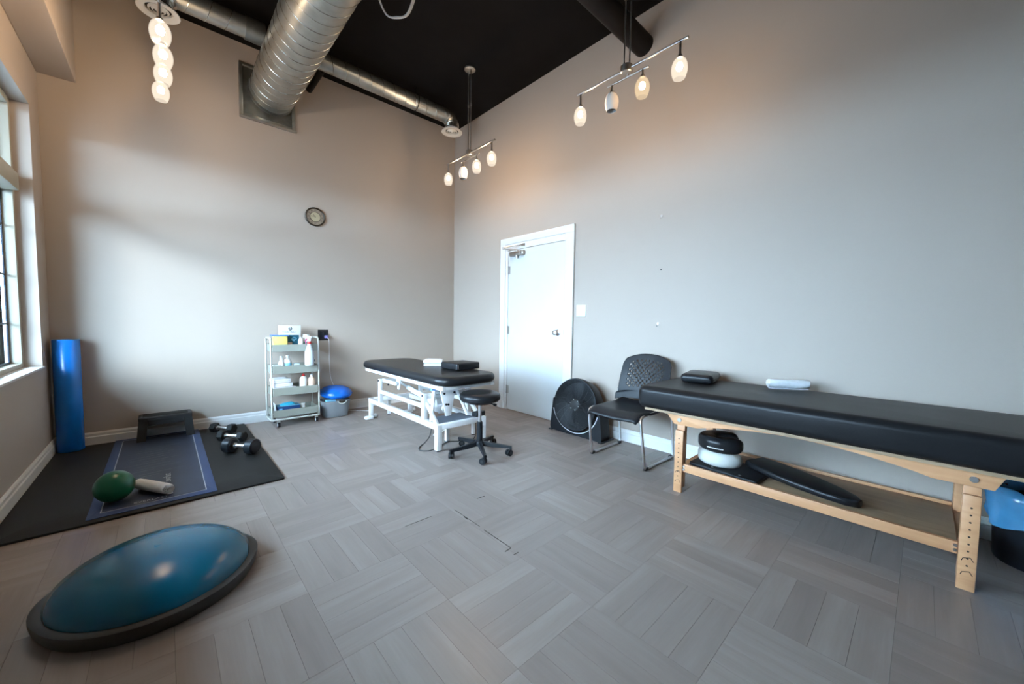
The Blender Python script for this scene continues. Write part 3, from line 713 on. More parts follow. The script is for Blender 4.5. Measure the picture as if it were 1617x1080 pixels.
# ------------------------------------------------------------------ floor fan (faces -x)
T = thing('floor_fan', 'round black floor fan on a low stand beside the white door', 'fan', (2.935, 2.250, 0))
fz, tilt = .302, math.radians(8)
AX = TR(0, 0, fz) @ RY(-PI / 2 - tilt)     # lathe axis +z -> towards -x, tilted up a little
AX = TR(0, 0, fz) @ RY(-PI / 2 + tilt)
g = G(); g.lathe([(.205, -.115), (.235, -.10), (.252, -.02), (.255, .03), (.250, .045), (.240, .045), (.243, .02), (.238, -.02), (.215, -.095), (.20, -.10)], 56, AX); g.build('housing', 'blk', T)
g = G()
for k in range(23):
    r = .234 - k * .0078; z = .046 - .0000 + (-.020 * (1 - ((r - .13) / .11) ** 2) if True else 0)
    g.tube([AX @ Vector((r * math.cos(2 * PI * i / 40), r * math.sin(2 * PI * i / 40), z)) for i in range(40)], .0021, 4, closed=True)
for k in range(18):
    a = 2 * PI * k / 18
    g.tube([AX @ Vector((r * math.cos(a + (r - .06) * 2.2), r * math.sin(a + (r - .06) * 2.2), .046 - .020 * (1 - ((r - .13) / .11) ** 2))) for r in (.058, .10, .14, .19, .236)], .0020, 4)
g.build('grille', 'grille', T)
hub = G().lathe([(0, .046), (.030, .045), (.048, .040), (.058, .030), (.060, .010), (0, .008)], 32, AX).build('hub_cap', 'grey', T)
for k in range(6):
    a = 2 * PI * k / 6 + .3; G().lathe([(0, .006), (.0035, .004), (.0035, 0), (0, 0)], 8, AX @ TR(.052 * math.cos(a), .052 * math.sin(a), .038)).build('rivet', 'chrome', hub)
for k in range(3):
    g = G(); rs = []
    for i in range(7):
        r = .05 + .165 * i / 6; a0 = 2 * PI * k / 3 + .5 * i / 6; wd = .30 + .35 * i / 6
        pr = []
        for q in range(9):
            a = a0 + wd * 2 * (q / 8 - .5); zz = -.03 + .05 * (q / 8 - .5); pr.append(AX @ Vector((r * math.cos(a), r * math.sin(a), zz + .0012)))
        for q in range(8, -1, -1):
            a = a0 + wd * 2 * (q / 8 - .5); zz = -.03 + .05 * (q / 8 - .5); pr.append(AX @ Vector((r * math.cos(a), r * math.sin(a), zz - .0012)))
        rs.append(pr)
    g.rings(rs); g.build('blade', 'blk', T, ang=60)
g = G(); g.cyl(AX @ Vector((0, 0, -.10)), AX @ Vector((0, 0, -.035)), .05, n=24); g.build('motor', 'blkm', T)
g = G()
for k in range(14):
    r = .20 - k * .012; g.tube([AX @ Vector((r * math.cos(2 * PI * i / 32), r * math.sin(2 * PI * i / 32), -.108)) for i in range(32)], .002, 4, closed=True)
g.build('rear_grille', 'blk', T)
G().lathe([(0, -.112), (.202, -.112), (.202, -.109), (0, -.109)], 40, AX).build('added_dark_disc', 'blk', T)  # solid disc added behind the rear grille to darken the inside of the drum
# stand: trapezoid cheek plate with round cut-out
poly = [(-.315, 0.006), (.315, .006)]
R_ = .268; a0, a1 = math.radians(12), math.radians(168)
poly += [(.275, fz + .03)]
for i in range(25):
    a = -math.radians(-6) - (math.radians(192)) * i / 24; poly.append((R_ * math.cos(a), fz + R_ * math.sin(a)))
poly += [(-.275, fz + .03)]
g = G()
def ring2(x): return [(x, p[0], p[1]) for p in poly]
# build as quads between outer trapezoid and the arc
arcp = poly[3:-1]; n = len(arcp); outer = []
for i in range(n):
    t = i / (n - 1)
    if t < .28: q = t / .28; outer.append((.275 + .040 * q, (fz + .03) * (1 - q) + .006 * q))
    elif t < .72: q = (t - .28) / .44; outer.append((.315 - .63 * q, .006))
    else: q = (t - .72) / .28; outer.append((-.315 + .040 * q, .006 * (1 - q) + (fz + .03) * q))
xs0, xs1 = -.030, .105
VA = [[g.bm.verts.new((x, p[0], p[1])) for p in L2] for x in (xs0, xs1) for L2 in (arcp, outer)]
for i in range(n - 1):
    a, o_, b, p_ = VA
    g.bm.faces.new((a[i], a[i + 1], o_[i + 1], o_[i])); g.bm.faces.new((b[i], p_[i], p_[i + 1], b[i + 1]))
    g.bm.faces.new((a[i], b[i], b[i + 1], a[i + 1])); g.bm.faces.new((o_[i], o_[i + 1], p_[i + 1], p_[i]))
for i in (0, n - 1): g.bm.faces.new((VA[0][i], VA[1][i], VA[3][i], VA[2][i]))
g.build('stand', 'blk', T)
g = G(); g.tube([(-.033, (R_ + .004) * math.cos(a), fz + (R_ + .004) * math.sin(a)) for a in [math.radians(195 + 150 * i / 24) for i in range(25)]], .0045, 6); g.build('trim_strip', 'cable', T)
for s in (-1, 1):
    g = G(); g.box(-.045, .16, s * .30 - .02, s * .30 + .02, 0, .012, b=.003); g.build('foot', 'blk', T)
    g = G(); g.cyl((.02, s * .262, fz), (.02, s * .282, fz), .020, n=16); g.build('pivot_knob', 'blk', T)

# ------------------------------------------------------------------ white treatment table
T = thing('treatment_table', 'white-framed electric treatment table with black padded top', 'treatment table', (1.91, 3.40, 0)); TT = T
WX, WY = 1.91, 3.40
X = lambda x: x - WX
Yl = lambda y: y - WY
g = G(); g.slab(.303, .858, .565, .642, .150, .036, crown=.003, n=9, k=6, c=(-.015, -.020)); to = g.build('padded_top', 'vinyl', T, ang=55)
for s in (-1, 1):
    G().box(s * .255 - .018, s * .255 + .018, -.80, .78, .528, .564, b=.003).build('top_rail', 'enam', T)
for y in (-.78, -.30, .30, .78): G().box(-.236, .236, y - .018, y + .018, .530, .564, b=.003).build('top_crossbar', 'enam', T)
BZ0, BZ1 = .180, .225
for s in (-1, 1):
    sx = s * .235
    G().box(sx - .022, sx + .022, -.66, .74, BZ0, BZ1, b=.003).build('base_rail', 'enam', T)
    lg = G().box(sx - .024, sx + .024, -.703, -.655, .008, BZ1, b=.003).build('leg', 'enam', T)
    G().box(sx - .022, sx + .022, -.701, -.657, 0, .008, b=.002).build('leg_cap', 'blk', lg)
    lg = G().box(sx - .020, sx + .020, .70, .74, .03, BZ0, b=.003).build('leg', 'enam', T)
    fo = G(); fo.slab(.050, .038, 0, .030, .030, .010, n=5, k=3, c=(sx - .03, .70)); fo.slab(.030, .030, 0, .036, .028, .010, n=5, k=3, c=(sx + .05, .74)); fo.build('foot_pad', 'enam', lg)
    G().box(sx - .0225, sx + .0225, .7402, .744, BZ0 + .004, BZ1 - .004).build('rail_cap', 'blk', T)
    # towers: far upright and near A-bracket
    tw = G().box(sx - .018, sx + .018, .452, .492, BZ1, .470, b=.003).build('tower', 'enam', T)
    G().box(sx - .020, sx + .020, -.475, -.425, BZ1, .452, b=.003).build('tower', 'enam', T)
    br = G(); br.prism([(-.455, .40), (-.415, .40), (-.600, BZ1 + .002), (-.655, BZ1 + .002)], 'x', sx - .012 + s * -.012, sx + .012 + s * -.012, b=.002); br.build('brace', 'enam', T)
    G().box(sx - .016, sx + .016, -.425, .452, .322, .358, b=.003).build('link_beam', 'enam', T)
    G().box(sx - .030 * s - .014, sx - .030 * s + .014, .15, .470, .440, .474, b=.003).build('upper_link', 'enam', T)
    hp = G(); hp.prism([(.115, .528), (.225, .528), (.190, .395), (.150, .395)], 'x', sx - .06 * s - .006, sx - .06 * s + .006, b=.001); hp.build('hanger_plate', 'enam', T)
    for (y, z, xx) in ((.472, .452, sx - .0185), (.17, .455, sx - .047 * 1), (-.450, .435, sx - .0205)):
        G().cyl((xx, y, z), (xx - .006, y, z), .011, n=12).build('bolt', 'blk', T)
G().box(-.213, .213, -.702, -.658, BZ0, BZ1, b=.003).build('base_crossbar', 'enam', T)
G().box(-.213, .213, .695, .735, BZ0, BZ1, b=.003).build('base_crossbar', 'enam', T)
G().box(-.217, .217, -.47, -.43, .405, .445, b=.003).build('tower_crossbar', 'enam', T)
G().box(-.217, .217, .455, .490, .425, .462, b=.003).build('tower_crossbar', 'enam', T)
for s in (-1, 1):
    vp = G(); vp.prism([(-.145, .500), (.020, .500), (-.030, .250), (-.085, .250)], 'y', -.555 + s * .10 * 0 - .008 + (s > 0) * .11, -.555 + .008 + (s > 0) * .11, b=.002); vp.build('lift_plate', 'enam', T)
for (x, z) in ((-.105, .455), (.0, .455), (-.085, .355), (-.062, .352)): G().cyl((x, -.5635, z), (x, -.570, z), .010, n=10).build('bolt', 'blk', T)
for s in (-1, 1):
    a = G(); a.tube([(-.055 + s * .11, -.50, .50), (-.055 + s * .19, -.58, .235)], .016, 8); a.build('scissor_arm', 'enam', T)
ac = G(); ac.cyl((-.055, -.50, .30), (-.055, .20, .40), .026, n=16); ac.cyl((-.055, .20, .40), (-.055, .42, .435), .014, n=12); ac.box(-.10, -.01, -.48, -.34, .26, .34, b=.012); ac.build('actuator', 'enam', T)
G().box(-.18, .18, -.652, -.40, .205, .214).build('slate_panel', 'slate', T, smooth=False)
bp_ = G(); bp_.box(-.25, .25, -.60, -.56, .500, .527, b=.004); bp_.build('blue_bar', 'periw', T)
for (x, y) in ((-.035, -.505), (.275, -.49), (-.005, .765), (.30, .765)):
    lg = G().box(x - .016, x + .016, y - .016, y + .016, .006, BZ0 + .01, b=.002).build('inner_leg', 'enam', T)
    G().box(x - .0165, x + .0165, y - .0165, y + .0165, 0, .007).build('leg_cap', 'blk', lg)
G().box(-.035, .30, -.52, -.488, BZ0 - .005, BZ0 + .02, b=.002).build('inner_crossbar', 'enam', T)
G().box(-.035, .32, .75, .78, BZ0 - .005, BZ0 + .02, b=.002).build('inner_crossbar', 'enam', T)

T = thing('control_box', 'small black control box by the near end of the white table', 'control box', (2.125, 2.745, .2265), .2)
G().box(-.065, .055, -.030, .035, 0, .042, b=.008, seg=3).build('box', 'blk', T)
for x in (-.03, .02): G().cyl((x, .0, .042), (x, .0, .050), .010, n=12).build('button', 'grey', T)
g = G(); g.tube(spline([(1.80, 3.02, .16), (1.76, 3.00, .05), (1.70, 2.98, .006), (1.60, 2.90, .006), (1.56, 2.82, .006), (1.62, 2.76, .006), (1.74, 2.80, .006), (1.86, 2.86, .006), (1.98, 2.80, .006), (2.08, 2.76, .02), (2.12, 2.79, .10), (2.12, 2.80, .17)], 10), .004, 6)
o = put(g.build('power_cord', 'cableb', TT), (-WX, -WY, 0)); o['label'] = 'thin black cord looping on the floor'
g = G(); g.tube(spline([(1.93, 2.98, .17), (1.84, 2.97, .10), (1.80, 3.00, .05), (1.85, 3.05, .03), (1.93, 3.02, .07), (1.96, 3.00, .16)], 8), .006, 8)
o = put(g.build('lift_cord', 'cable', TT), (-WX, -WY, 0)); o['label'] = 'thick white cord drooping below the frame'

def folded(name, label, loc, rz, w_, d_, layers, th):
    path = []; n = layers
    for k in range(n):
        z = th / 2 + k * th * 1.12; a, b = (-d_ / 2, d_ / 2) if k % 2 == 0 else (d_ / 2, -d_ / 2)
        path += [(a + (b - a) * i / 6, z) for i in range(7)]
        if k < n - 1:
            for i in range(1, 4):
                an = -PI / 2 + PI * i / 4; sg = 1 if k % 2 == 0 else -1; path.append((b + sg * th * .55 * math.cos(an), z + th * .56 + th * .56 * math.sin(an)))
    g = G(); g.strip(path, th, w_, .002); o = g.build(name, 'towel', ang=70); put(o, loc, (0, 0, rz)); tag(o, label, 'towel'); return o
folded('folded_towel', 'folded white towel on the white treatment table beside the pillow', (2.005, 3.345, .6460), math.radians(-38), .185, .13, 3, .0185)
T = thing('box_pillow', 'black vinyl box pillow at the near end of the treatment table', 'pillow', (2.065, 2.965, .6460), math.radians(3))
g = G(); g.slab(.138, .128, 0, .064, .02, .014, crown=.006, n=4, k=4); p = g.build('pillow_body', 'vinyl', T, ang=60)
g = G(); g.box(-.128, -.119, -.1295, -.1275, .012, .052); g.build('zip_tag', 'chrome', p, smooth=False)
T = G().slab(.075, .032, 0, .040, .012, .006, n=4, k=3).build('blue_strap', 'periw'); put(T, (2.135, 3.165, .6460), (0, 0, math.radians(-12))); tag(T, 'flat blue folded strap behind the pillow on the treatment table', 'strap')

# ------------------------------------------------------------------ rolling stool
T = thing('rolling_stool', 'round black rolling stool with five castors', 'stool', (1.910, 2.458, 0))
G().lathe([(0, .440), (.135, .440), (.156, .446), (.167, .460), (.169, .480), (.164, .498), (.147, .511), (.11, .516), (0, .518)], 48).build('seat', 'vinyl', T, ang=60)
G().lathe([(0, .425), (.10, .425), (.11, .4395), (0, .4395)], 24).build('seat_plate', 'blk', T)
g = G(); g.tube([(.02, -.05, .428), (.05, -.09, .424), (.06, -.115, .420)], .006, 8); g.cyl((.058, -.112, .420), (.064, -.132, .418), .011, n=12); g.build('height_lever', 'blk', T)
G().cyl((0, 0, .26), (0, 0, .426), .0135, n=18).build('gas_piston', 'chrome', T)
G().lathe([(0, .095), (.027, .095), (.024, .262), (.018, .268), (0, .268)], 24).build('column', 'blk', T)
G().cyl((.020, -.016, .225), (.028, -.022, .225), .006, n=10).build('column_screw', 'chrome', T)
G().lathe([(0, .068), (.040, .068), (.042, .085), (.036, .105), (.028, .112), (0, .112)], 28).build('base_hub', 'blk', T)
angs = [math.atan2(y - 2.458, x - 1.910) for x, y in ((1.625, 2.492), (1.779, 2.212), (2.073, 2.260), (2.190, 2.598), (1.893, 2.721))]
for a in angs:
    R2 = RZ(a); g = G(); rs = []
    for (r, wd, z0, z1) in ((.025, .019, .070, .106), (.12, .017, .062, .094), (.22, .014, .060, .082), (.272, .013, .060, .076)):
        rs.append([R2 @ Vector((r, -wd, z0)), R2 @ Vector((r, wd, z0)), R2 @ Vector((r, wd * .7, z1)), R2 @ Vector((r, -wd * .7, z1))])
    g.rings(rs); lg = g.build('base_leg', 'blk', T, ang=30)
    p = R2 @ Vector((.262, 0, 0)); wa = a + .9
    d = Vector((math.cos(wa), math.sin(wa), 0)); nrm = Vector((-d.y, d.x, 0))
    g = G(); g.cyl(p + Vector((0, 0, .045)), p + Vector((0, 0, .064)), .011, n=12)
    c0 = p - d * .018 + Vector((0, 0, .026))
    for s in (-1, 1): g.cyl(c0 + nrm * s * .004, c0 + nrm * s * .020, .026, n=22)
    ca = g.build('castor', 'blk', T)
    for s in (-1, 1): G().cyl(c0 + nrm * s * .0202, c0 + nrm * s * .0215, .012, n=14).build('castor_cap', 'grey', ca)

# ------------------------------------------------------------------ exercise corner
g = G(); g.slab(.618, .885, 0, .012, .012, .003, n=3, k=2); T = put(g.build('rubber_mat', 'rubber', ang=30), (-.034, 3.790, .0003)); tag(T, 'large black rubber floor mat in the window corner', 'mat')
mz = .0126
T = thing('yoga_mat', 'blue printed exercise mat lying on the black rubber mat', 'exercise mat', (-.055, 3.815, mz))
g = G(); g.slab(.277, .870, 0, .0045, .008, .0015, n=3, k=2); g.build('mat_sheet', 'yogae', T)
G().box(-.226, .226, -.812, .812, .0046, .0049).build('printed_field', 'yoga', T, smooth=False)
for a in ((-.229, -.224, -.815, .815), (.224, .229, -.815, .815), (-.224, .224, -.815, -.811), (-.224, .224, .811, .815)): G().box(a[0], a[1], a[2], a[3], .0046, .0053).build('border_line', 'print', T, smooth=False)
text('lettering', 'EVERLAST', .034, 'print', T, (-.025, -.775, .0051), (0, 0, 0), .0002)
text('lettering', 'everlast', .055, 'print', T, (.048, -.42, .0051), (0, 0, PI / 2), .0002)
for k in range(13):
    y = -.33 + k * .062; g = G(); x0 = -.15 + .05 * math.sin(k * 2.3); ln = .16 + .09 * abs(math.sin(k * 1.7)); P_ = []
    P_ = [(x0, y), (x0 + ln * .4, y + .012), (x0 + ln, y + .030), (x0 + ln * .98, y + .040), (x0 + ln * .45, y + .026), (x0 + .02, y + .010)]
    g.prism(P_, 'z', .0049, .0052); g.build('print_stroke', 'printd', T, smooth=False)
by, br_ = 3.15, .088
g = G(); prb = [(br_ * math.sin(PI * i / 24), -br_ * math.cos(PI * i / 24)) for i in range(25)]; prb[0] = (0, -br_); prb[-1] = (0, br_)
g.lathe(prb, 40, None); T = thing('exercise_ball', 'shiny dark green ball on the blue exercise mat', 'ball', (-.236, by, mz + .0052 + br_))
T.rotation_euler = (.35, .2, 0); o = g.build('ball_body', 'green', T, ang=80)
G().lathe([(0, .003), (.006, .002), (.006, -.002), (0, -.003)], 12, TR(0, 0, br_)).build('valve', 'green', T)
roll('gym_towel', 'rolled white towel lying on the blue exercise mat by the green ball', (-.075, 3.155, mz + .0052), math.radians(-58), .036, .255, 2.8, .011, .85, .03)
# step bench
T = thing('step_stool', 'dark grey plastic step stool at the far end of the blue mat', 'step stool', (-.005, 4.590, mz + .0052))
SH = .205
g = G(); rs = []
for (z, i) in ((SH - .03, .0), (SH - .006, .0), (SH, .006)): rs.append([Vector((x, y, z)) for x, y in rrect(.178 - i, .092 - i, .02, 4)])
g.rings(rs); tp = g.build('top', 'grey', T)
G().box(-.150, .150, -.070, .070, SH + .0003, SH + .002, b=.001).build('tread', 'rubber', tp)
for s in (-1, 1):
    g = G(); xa, xb = s * .176, s * .118
    rs = [[Vector((min(xa, xb) + s * .016, -.098, 0)), Vector((max(xa, xb) + s * .016, -.098, 0)), Vector((max(xa, xb) + s * .016, .098, 0)), Vector((min(xa, xb) + s * .016, .098, 0))],
          [Vector((min(xa, xb), -.088, SH - .03)), Vector((max(xa, xb), -.088, SH - .03)), Vector((max(xa, xb), .088, SH - .03)), Vector((min(xa, xb), .088, SH - .03))]]
    g.rings(rs); g.build('leg', 'grey', T, smooth=False)
for y in (-.080, .080): G().box(-.117, .117, y - .008, y + .008, SH - .075, SH - .0305, b=.003).build('apron', 'grey', T)
# foam roller standing in the corner
T = thing('foam_roller', 'tall blue foam roller standing upright in the window corner', 'foam roller', (-.572, 4.588, mz))
G().lathe([(0, 0), (.070, 0), (.075, .005), (.075, .885), (.070, .890), (.030, .890), (.028, .886), (0, .886)], 40).build('roller_body', 'foam', T, ang=50)
G().lathe([(.071, .8902), (.0735, .8902), (.0735, .8915), (.071, .8915)], 40).build('end_rim', 'lblue', T)
# dumbbells
def dumbbell(loc, rz, L_, hr, hl, hexa, label):
    T = thing('dumbbell', label, 'dumbbell', (loc[0], loc[1], mz + hr * (math.cos(PI / 6) if hexa else 1.0) + .0004), rz, group='three dumbbells on the black mat')
    g = G(); pts = [(-L_ / 2 + hl * .9, 0, 0), (-L_ / 4, 0, 0), (0, 0, 0), (L_ / 4, 0, 0), (L_ / 2 - hl * .9, 0, 0)]
    g.tube(pts, lambda t: .0125 + .003 * math.sin(PI * t), 14); g.build('handle', 'chrome', T)
    n = 6 if hexa else 30
    for s in (-1, 1):
        g = G(); rs = []
        for (x, k) in ((0, .82), (.12, 1.0), (.88, 1.0), (1.0, .80)):
            xx = s * (L_ / 2 - hl + hl * x); rs.append([Vector((xx, hr * k * math.cos(2 * PI * i / n + (0 if hexa else 0)), hr * k * math.sin(2 * PI * i / n))) for i in range(n)])
        g.rings(rs); hd = g.build('head', 'rubber' if hexa else 'blk', T, ang=25)
        G().cyl((s * (L_ / 2 - hl - .010), 0, 0), (s * (L_ / 2 - hl + .004), 0, 0), .022, n=18).build('collar', 'chrome', T)
dumbbell((.432, 3.655), math.radians(-49), .265, .060, .072, False, 'largest dumbbell with round heads at the mat edge')
dumbbell((.420, 4.080), math.radians(-47), .235, .048, .055, True, 'middle hexagonal dumbbell between the other two')
dumbbell((.390, 4.440), math.radians(-50), .235, .045, .055, True, 'hexagonal dumbbell nearest the back wall')
# half balance ball
T = thing('balance_dome', 'large blue half balance ball dome on a flat grey base', 'balance trainer', (-.040, 2.062, 0), math.radians(1))
g = G(); rs = []
def base_r(a, r):
    # two flat grip lobes
    k = abs(math.cos(a)); return r * (1 + .028 * max(0, (k - .93) / .07))
for (r, z) in ((.285, 0), (.316, .004), (.322, .020), (.326, .042), (.326, .054), (.316, .060), (.300, .060)): rs.append([Vector((base_r(2 * PI * i / 72, r) * math.cos(2 * PI * i / 72), base_r(2 * PI * i / 72, r) * math.sin(2 * PI * i / 72), z)) for i in range(72)])
g.rings(rs); g.build('base', 'bosub', T, ang=40)
g = G(); pr = []
for i in range(15):
    t = PI / 2 * i / 14; pr.append(((.304 * math.cos(t) ** .92) if i < 14 else 0, (.058 + .116 * math.sin(t))))
g.lathe(pr, 64); dm = g.build('dome', 'bosu', T, ang=80)
for r in (.07,):
    z = .058 + .116 * math.sqrt(max(0, 1 - (r / .298) ** (2 / .92)))
    g = G(); g.tube([(r * math.cos(2 * PI * i / 56), r * math.sin(2 * PI * i / 56), z - .0013) for i in range(56)], .0018, 5, closed=True); g.build('ridge', 'bosu', dm)
G().lathe([(0, .0035), (.010, .003), (.012, 0), (0, 0)], 16, TR(0, 0, .1735)).build('valve_cap', 'bosu', dm)

# ------------------------------------------------------------------ cart with supplies
KX, KY = .988, 4.470
T = thing('utility_cart', 'four-tier grey utility cart on castors against the back wall', 'cart', (KX, KY, 0))
hx, hy = .205, .135
for s in (-1, 1):
    c = [(s * (hx + .012), -hy + .01, .075), (s * (hx + .012), -hy + .01, .80)] + arc((s * (hx + .012), -hy + .06, .845), .05, PI, PI / 2, 6, 'yz') + arc((s * (hx + .012), hy - .06, .845), .05, PI / 2, 0, 6, 'yz') + [(s * (hx + .012), hy - .01, .80), (s * (hx + .012), hy - .01, .075)]
    G().tube(c, .0085, 10).build('end_frame', 'cartl', T, ang=60)
lo = [(x, y, .078) for x, y in rrect(hx + .022, hy + .012, .05, 6)]
G().tube(lo, .0095, 10, closed=True).build('bottom_rail', 'cartl', T, ang=60)
TRAYS = ((.760, .832), (.537, .617), (.318, .396), (.100, .172))
for (z0, z1) in TRAYS:
    tr = G(); t = .004
    tr.box(-hx, hx, -hy, hy, z0, z0 + t)
    tr.box(-hx, hx, -hy, -hy + t, z0 + t, z1, b=.001); tr.box(-hx, hx, hy - t, hy, z0 + t, z1, b=.001)
    tr.box(-hx, -hx + t, -hy + t, hy - t, z0 + t, z1, b=.001); tr.box(hx - t, hx, -hy + t, hy - t, z0 + t, z1, b=.001)
    tray = tr.build('tray', 'cart', T, smooth=False)
    for s in (-1, 1):
        G().cyl((s * (hx + .002), -hy + .01, (z0 + z1) / 2), (s * (hx - .010), -hy + .01, (z0 + z1) / 2), .006, n=10).build('tray_bolt', 'cartl', tray)
for (x, y) in ((-.16, -.118), (.19, -.118), (-.16, .10), (.19, .10)):
    g = G(); g.box(x - .013, x + .013, y - .016, y + .016, .045, .070, b=.004); g.cyl((x, y, .06), (x, y, .085), .007, n=10); cs = g.build('castor', 'cartl', T)
    g = G(); g.cyl((x - .010, y - .006, .026), (x + .010, y - .006, .026), .026, n=22); g.build('castor_wheel', 'blk', cs)
    for s in (-1, 1): G().cyl((x + s * .0102, y - .006, .026), (x + s * .0118, y - .006, .026), .014, n=14).build('wheel_cap', 'white', cs)
FY = KY - hy   # front plane
def bottle(name, label, loc, prof, m, cap=None, band=None, cat='bottle', sx=1, sy=1, rz=0):
    T = thing(name, label, cat, loc, rz); G().lathe(prof, 24, None, sx, sy).build('bottle_body', m, T, ang=50)
    if cap: G().lathe(cap[0], 20, None).build('cap', cap[1], T, ang=50)
    if band: G().lathe([(0, band[0])] * 0 + [(band[2], band[0]), (band[2] + .0008, band[0] + .001), (band[2] + .0008, band[1] - .001), (band[2], band[1])], 24, None, sx, sy).build('label_band', band[3], T)
    return T
z = .7642
T = thing('tissue_box', 'yellow box with a blue lid on the top tray of the cart', 'box', (.862, 4.405, z))
G().box(-.060, .060, -.045, .045, 0, .150, b=.004).build('box_body', 'yel', T)
G().box(-.078, .072, -.056, .056, .150, .162, b=.004).build('lid', 'periw', T)
T = thing('logo_box', 'tall white box with a round logo behind the yellow box', 'box', (.985, 4.560, z))
G().box(-.100, .100, -.025, .025, 0, .258, b=.003).build('carton', 'card', T)
g = G(); g.tube([(.016 * math.cos(2 * PI * i / 28), -.0256, .222 + .016 * math.sin(2 * PI * i / 28)) for i in range(28)], .0022, 6, closed=True); g.prism([(-.011, .213), (.011, .213), (.013, .208), (-.013, .208)], 'y', -.0262, -.0252); g.prism([(-.010, .231), (0, .223), (.010, .233), (.012, .227), (0, .218), (-.012, .224)], 'y', -.0262, -.0252); g.build('round_logo', 'ink', T)
text('lettering', 'YOGA TABLE', .021, 'ink', T, (-.012, -.0256, .188), (PI / 2, 0, 0))
T = thing('wipes_box', 'dark teal printed box between the yellow box and white tube', 'box', (.990, 4.455, z))
G().box(-.052, .052, -.022, .022, 0, .158, b=.003).build('carton', 'teal', T)
g = G(); g.tube([(.006 + .022 * math.cos(2 * PI * i / 26), -.0226, .116 + .017 * math.sin(2 * PI * i / 26)) for i in range(22)], .0045, 6); g.box(-.014, .026, -.0232, -.0222, .110, .116); g.build('ring_logo', 'lblue', T)
G().box(-.050, -.012, -.0230, -.0222, .062, .084).build('photo_patch', 'beige', T, smooth=False)
bottle('lotion_tube', 'slim white tube standing beside the teal box on the cart', (1.055, 4.420, z), [(0, 0), (.022, 0), (.024, .01), (.024, .10), (.018, .118), (.010, .122), (0, .122)], 'white', ([(.012, .122), (.012, .138), (0, .139)], 'card'))
bottle('wipes_tub', 'white cylinder tub with green label on the cart top tray', (1.120, 4.470, z), [(0, 0), (.035, 0), (.037, .006), (.037, .135), (.030, .148), (0, .149)], 'white', ([(.030, .149), (.030, .160), (.026, .164), (0, .164)], 'card'), (.055, .085, .0372, 'greenp'))
T = thing('white_card', 'small white card lying flat on the top cart tray', 'card', (.975, 4.375, z))
G().box(-.045, .045, -.028, .028, .0, .058, b=.003, m=None).build('sheet', 'card', T)
# spray bottle on the second tray
z = .5412
T = thing('spray_bottle', 'clear spray bottle with red collar hung on the top cart tray', 'spray bottle', (1.105, FY - .0365, .612))
G().lathe([(0, 0), (.040, 0), (.044, .008), (.044, .120), (.040, .150), (.026, .190), (.016, .215), (.015, .235), (0, .235)], 28, None, 1.0, .78).build('bottle_body', 'clear', T, ang=50)
G().lathe([(.018, .222), (.019, .224), (.019, .244), (.017, .248), (0, .248)], 20).build('collar', 'red', T)
g = G(); g.box(-.011, .011, -.014, .014, .248, .278, b=.004); g.box(-.034, .020, -.011, .011, .278, .302, b=.005); g.cyl((-.034, 0, .292), (-.046, 0, .292), .007, n=10); sp = g.build('spray_head', 'white', T)
G().tube(spline([(-.016, .004, .280), (-.026, .020, .262), (-.024, .030, .225)], 5), .005, 8).build('trigger', 'pink', sp)
bottle('sanitizer_bottle', 'white pump bottle with a blue label on the second cart tray', (.930, 4.420, z), [(0, 0), (.034, 0), (.036, .006), (.036, .110), (.026, .135), (.012, .142), (0, .142)], 'white', ([(.011, .142), (.011, .160), (.016, .162), (.016, .172), (0, .173)], 'white'), (.012, .098, .0362, 'lblue'))
bottle('oil_bottle', 'plain white bottle left of the blue-labelled bottle', (.872, 4.410, z), [(0, 0), (.026, 0), (.028, .006), (.028, .100), (.014, .130), (.012, .150), (0, .150)], 'white', ([(.013, .150), (.013, .170), (0, .171)], 'card'))
T = thing('cotton_dish', 'small white lidded dish at the left end of the second tray', 'dish', (.825, 4.390, z)); G().box(-.032, .032, -.025, .025, 0, .070, b=.006).build('dish_body', 'white', T); G().box(-.034, .034, -.027, .027, .070, .084, b=.005).build('lid', 'card', T)
g = G(); rs = []
for (sx_, z_) in ((.034, 0), (.034, .06), (.024, .085), (.006, .090)): rs.append([Vector((x, y, z_)) for x, y in rrect(sx_, sx_ * .5, .005, 3)])
g.rings(rs); o = put(g.build('crumpled_pouch', 'clear'), (1.015, 4.430, z)); tag(o, 'pale grey pouch on the second tray behind the spray bottle', 'pouch')
T = thing('hand_clipper', 'small black clip at the right end of the second tray', 'clip', (1.165, 4.390, z)); g = G(); g.box(-.012, .012, -.02, .02, 0, .085, b=.005); g.tube([(.0, 0, .08), (.012, 0, .115), (-.01, 0, .135)], .006, 8); g.build('clip_body', 'blk', T)
bottle('round_jar', 'white jar beside the black clip on the second tray', (1.140, 4.470, z), [(0, 0), (.03, 0), (.03, .10), (.022, .115), (0, .115)], 'white', ([(.022, .115), (.022, .135), (0, .136)], 'card'))
z = .3222
for k in range(4):
    folded('stacked_towel', ('lowest', 'second', 'third', 'topmost')[k] + ' white towel in the pile on the third cart tray', (.905 - .012 * k, 4.455, z + .001 + k * .0405), math.radians((0, 2, -3, 1)[k]), .215 - .022 * k, .19, 2, .0170)
bottle('squeeze_bottle', 'white bottle with red spout on the third cart tray', (1.070, 4.400, z), [(0, 0), (.034, 0), (.036, .006), (.036, .135), (.026, .160), (.013, .168), (0, .168)], 'white', ([(.014, .168), (.014, .182), (.006, .198), (0, .198)], 'red'), cat='bottle')
bottle('cream_bottle', 'beige bottle at the right end of the third cart tray', (1.148, 4.395, z), [(0, 0), (.034, 0), (.036, .006), (.036, .125), (.026, .150), (.016, .155), (0, .155)], 'beige', ([(.014, .155), (.014, .178), (0, .179)], 'white'))
z = .1042
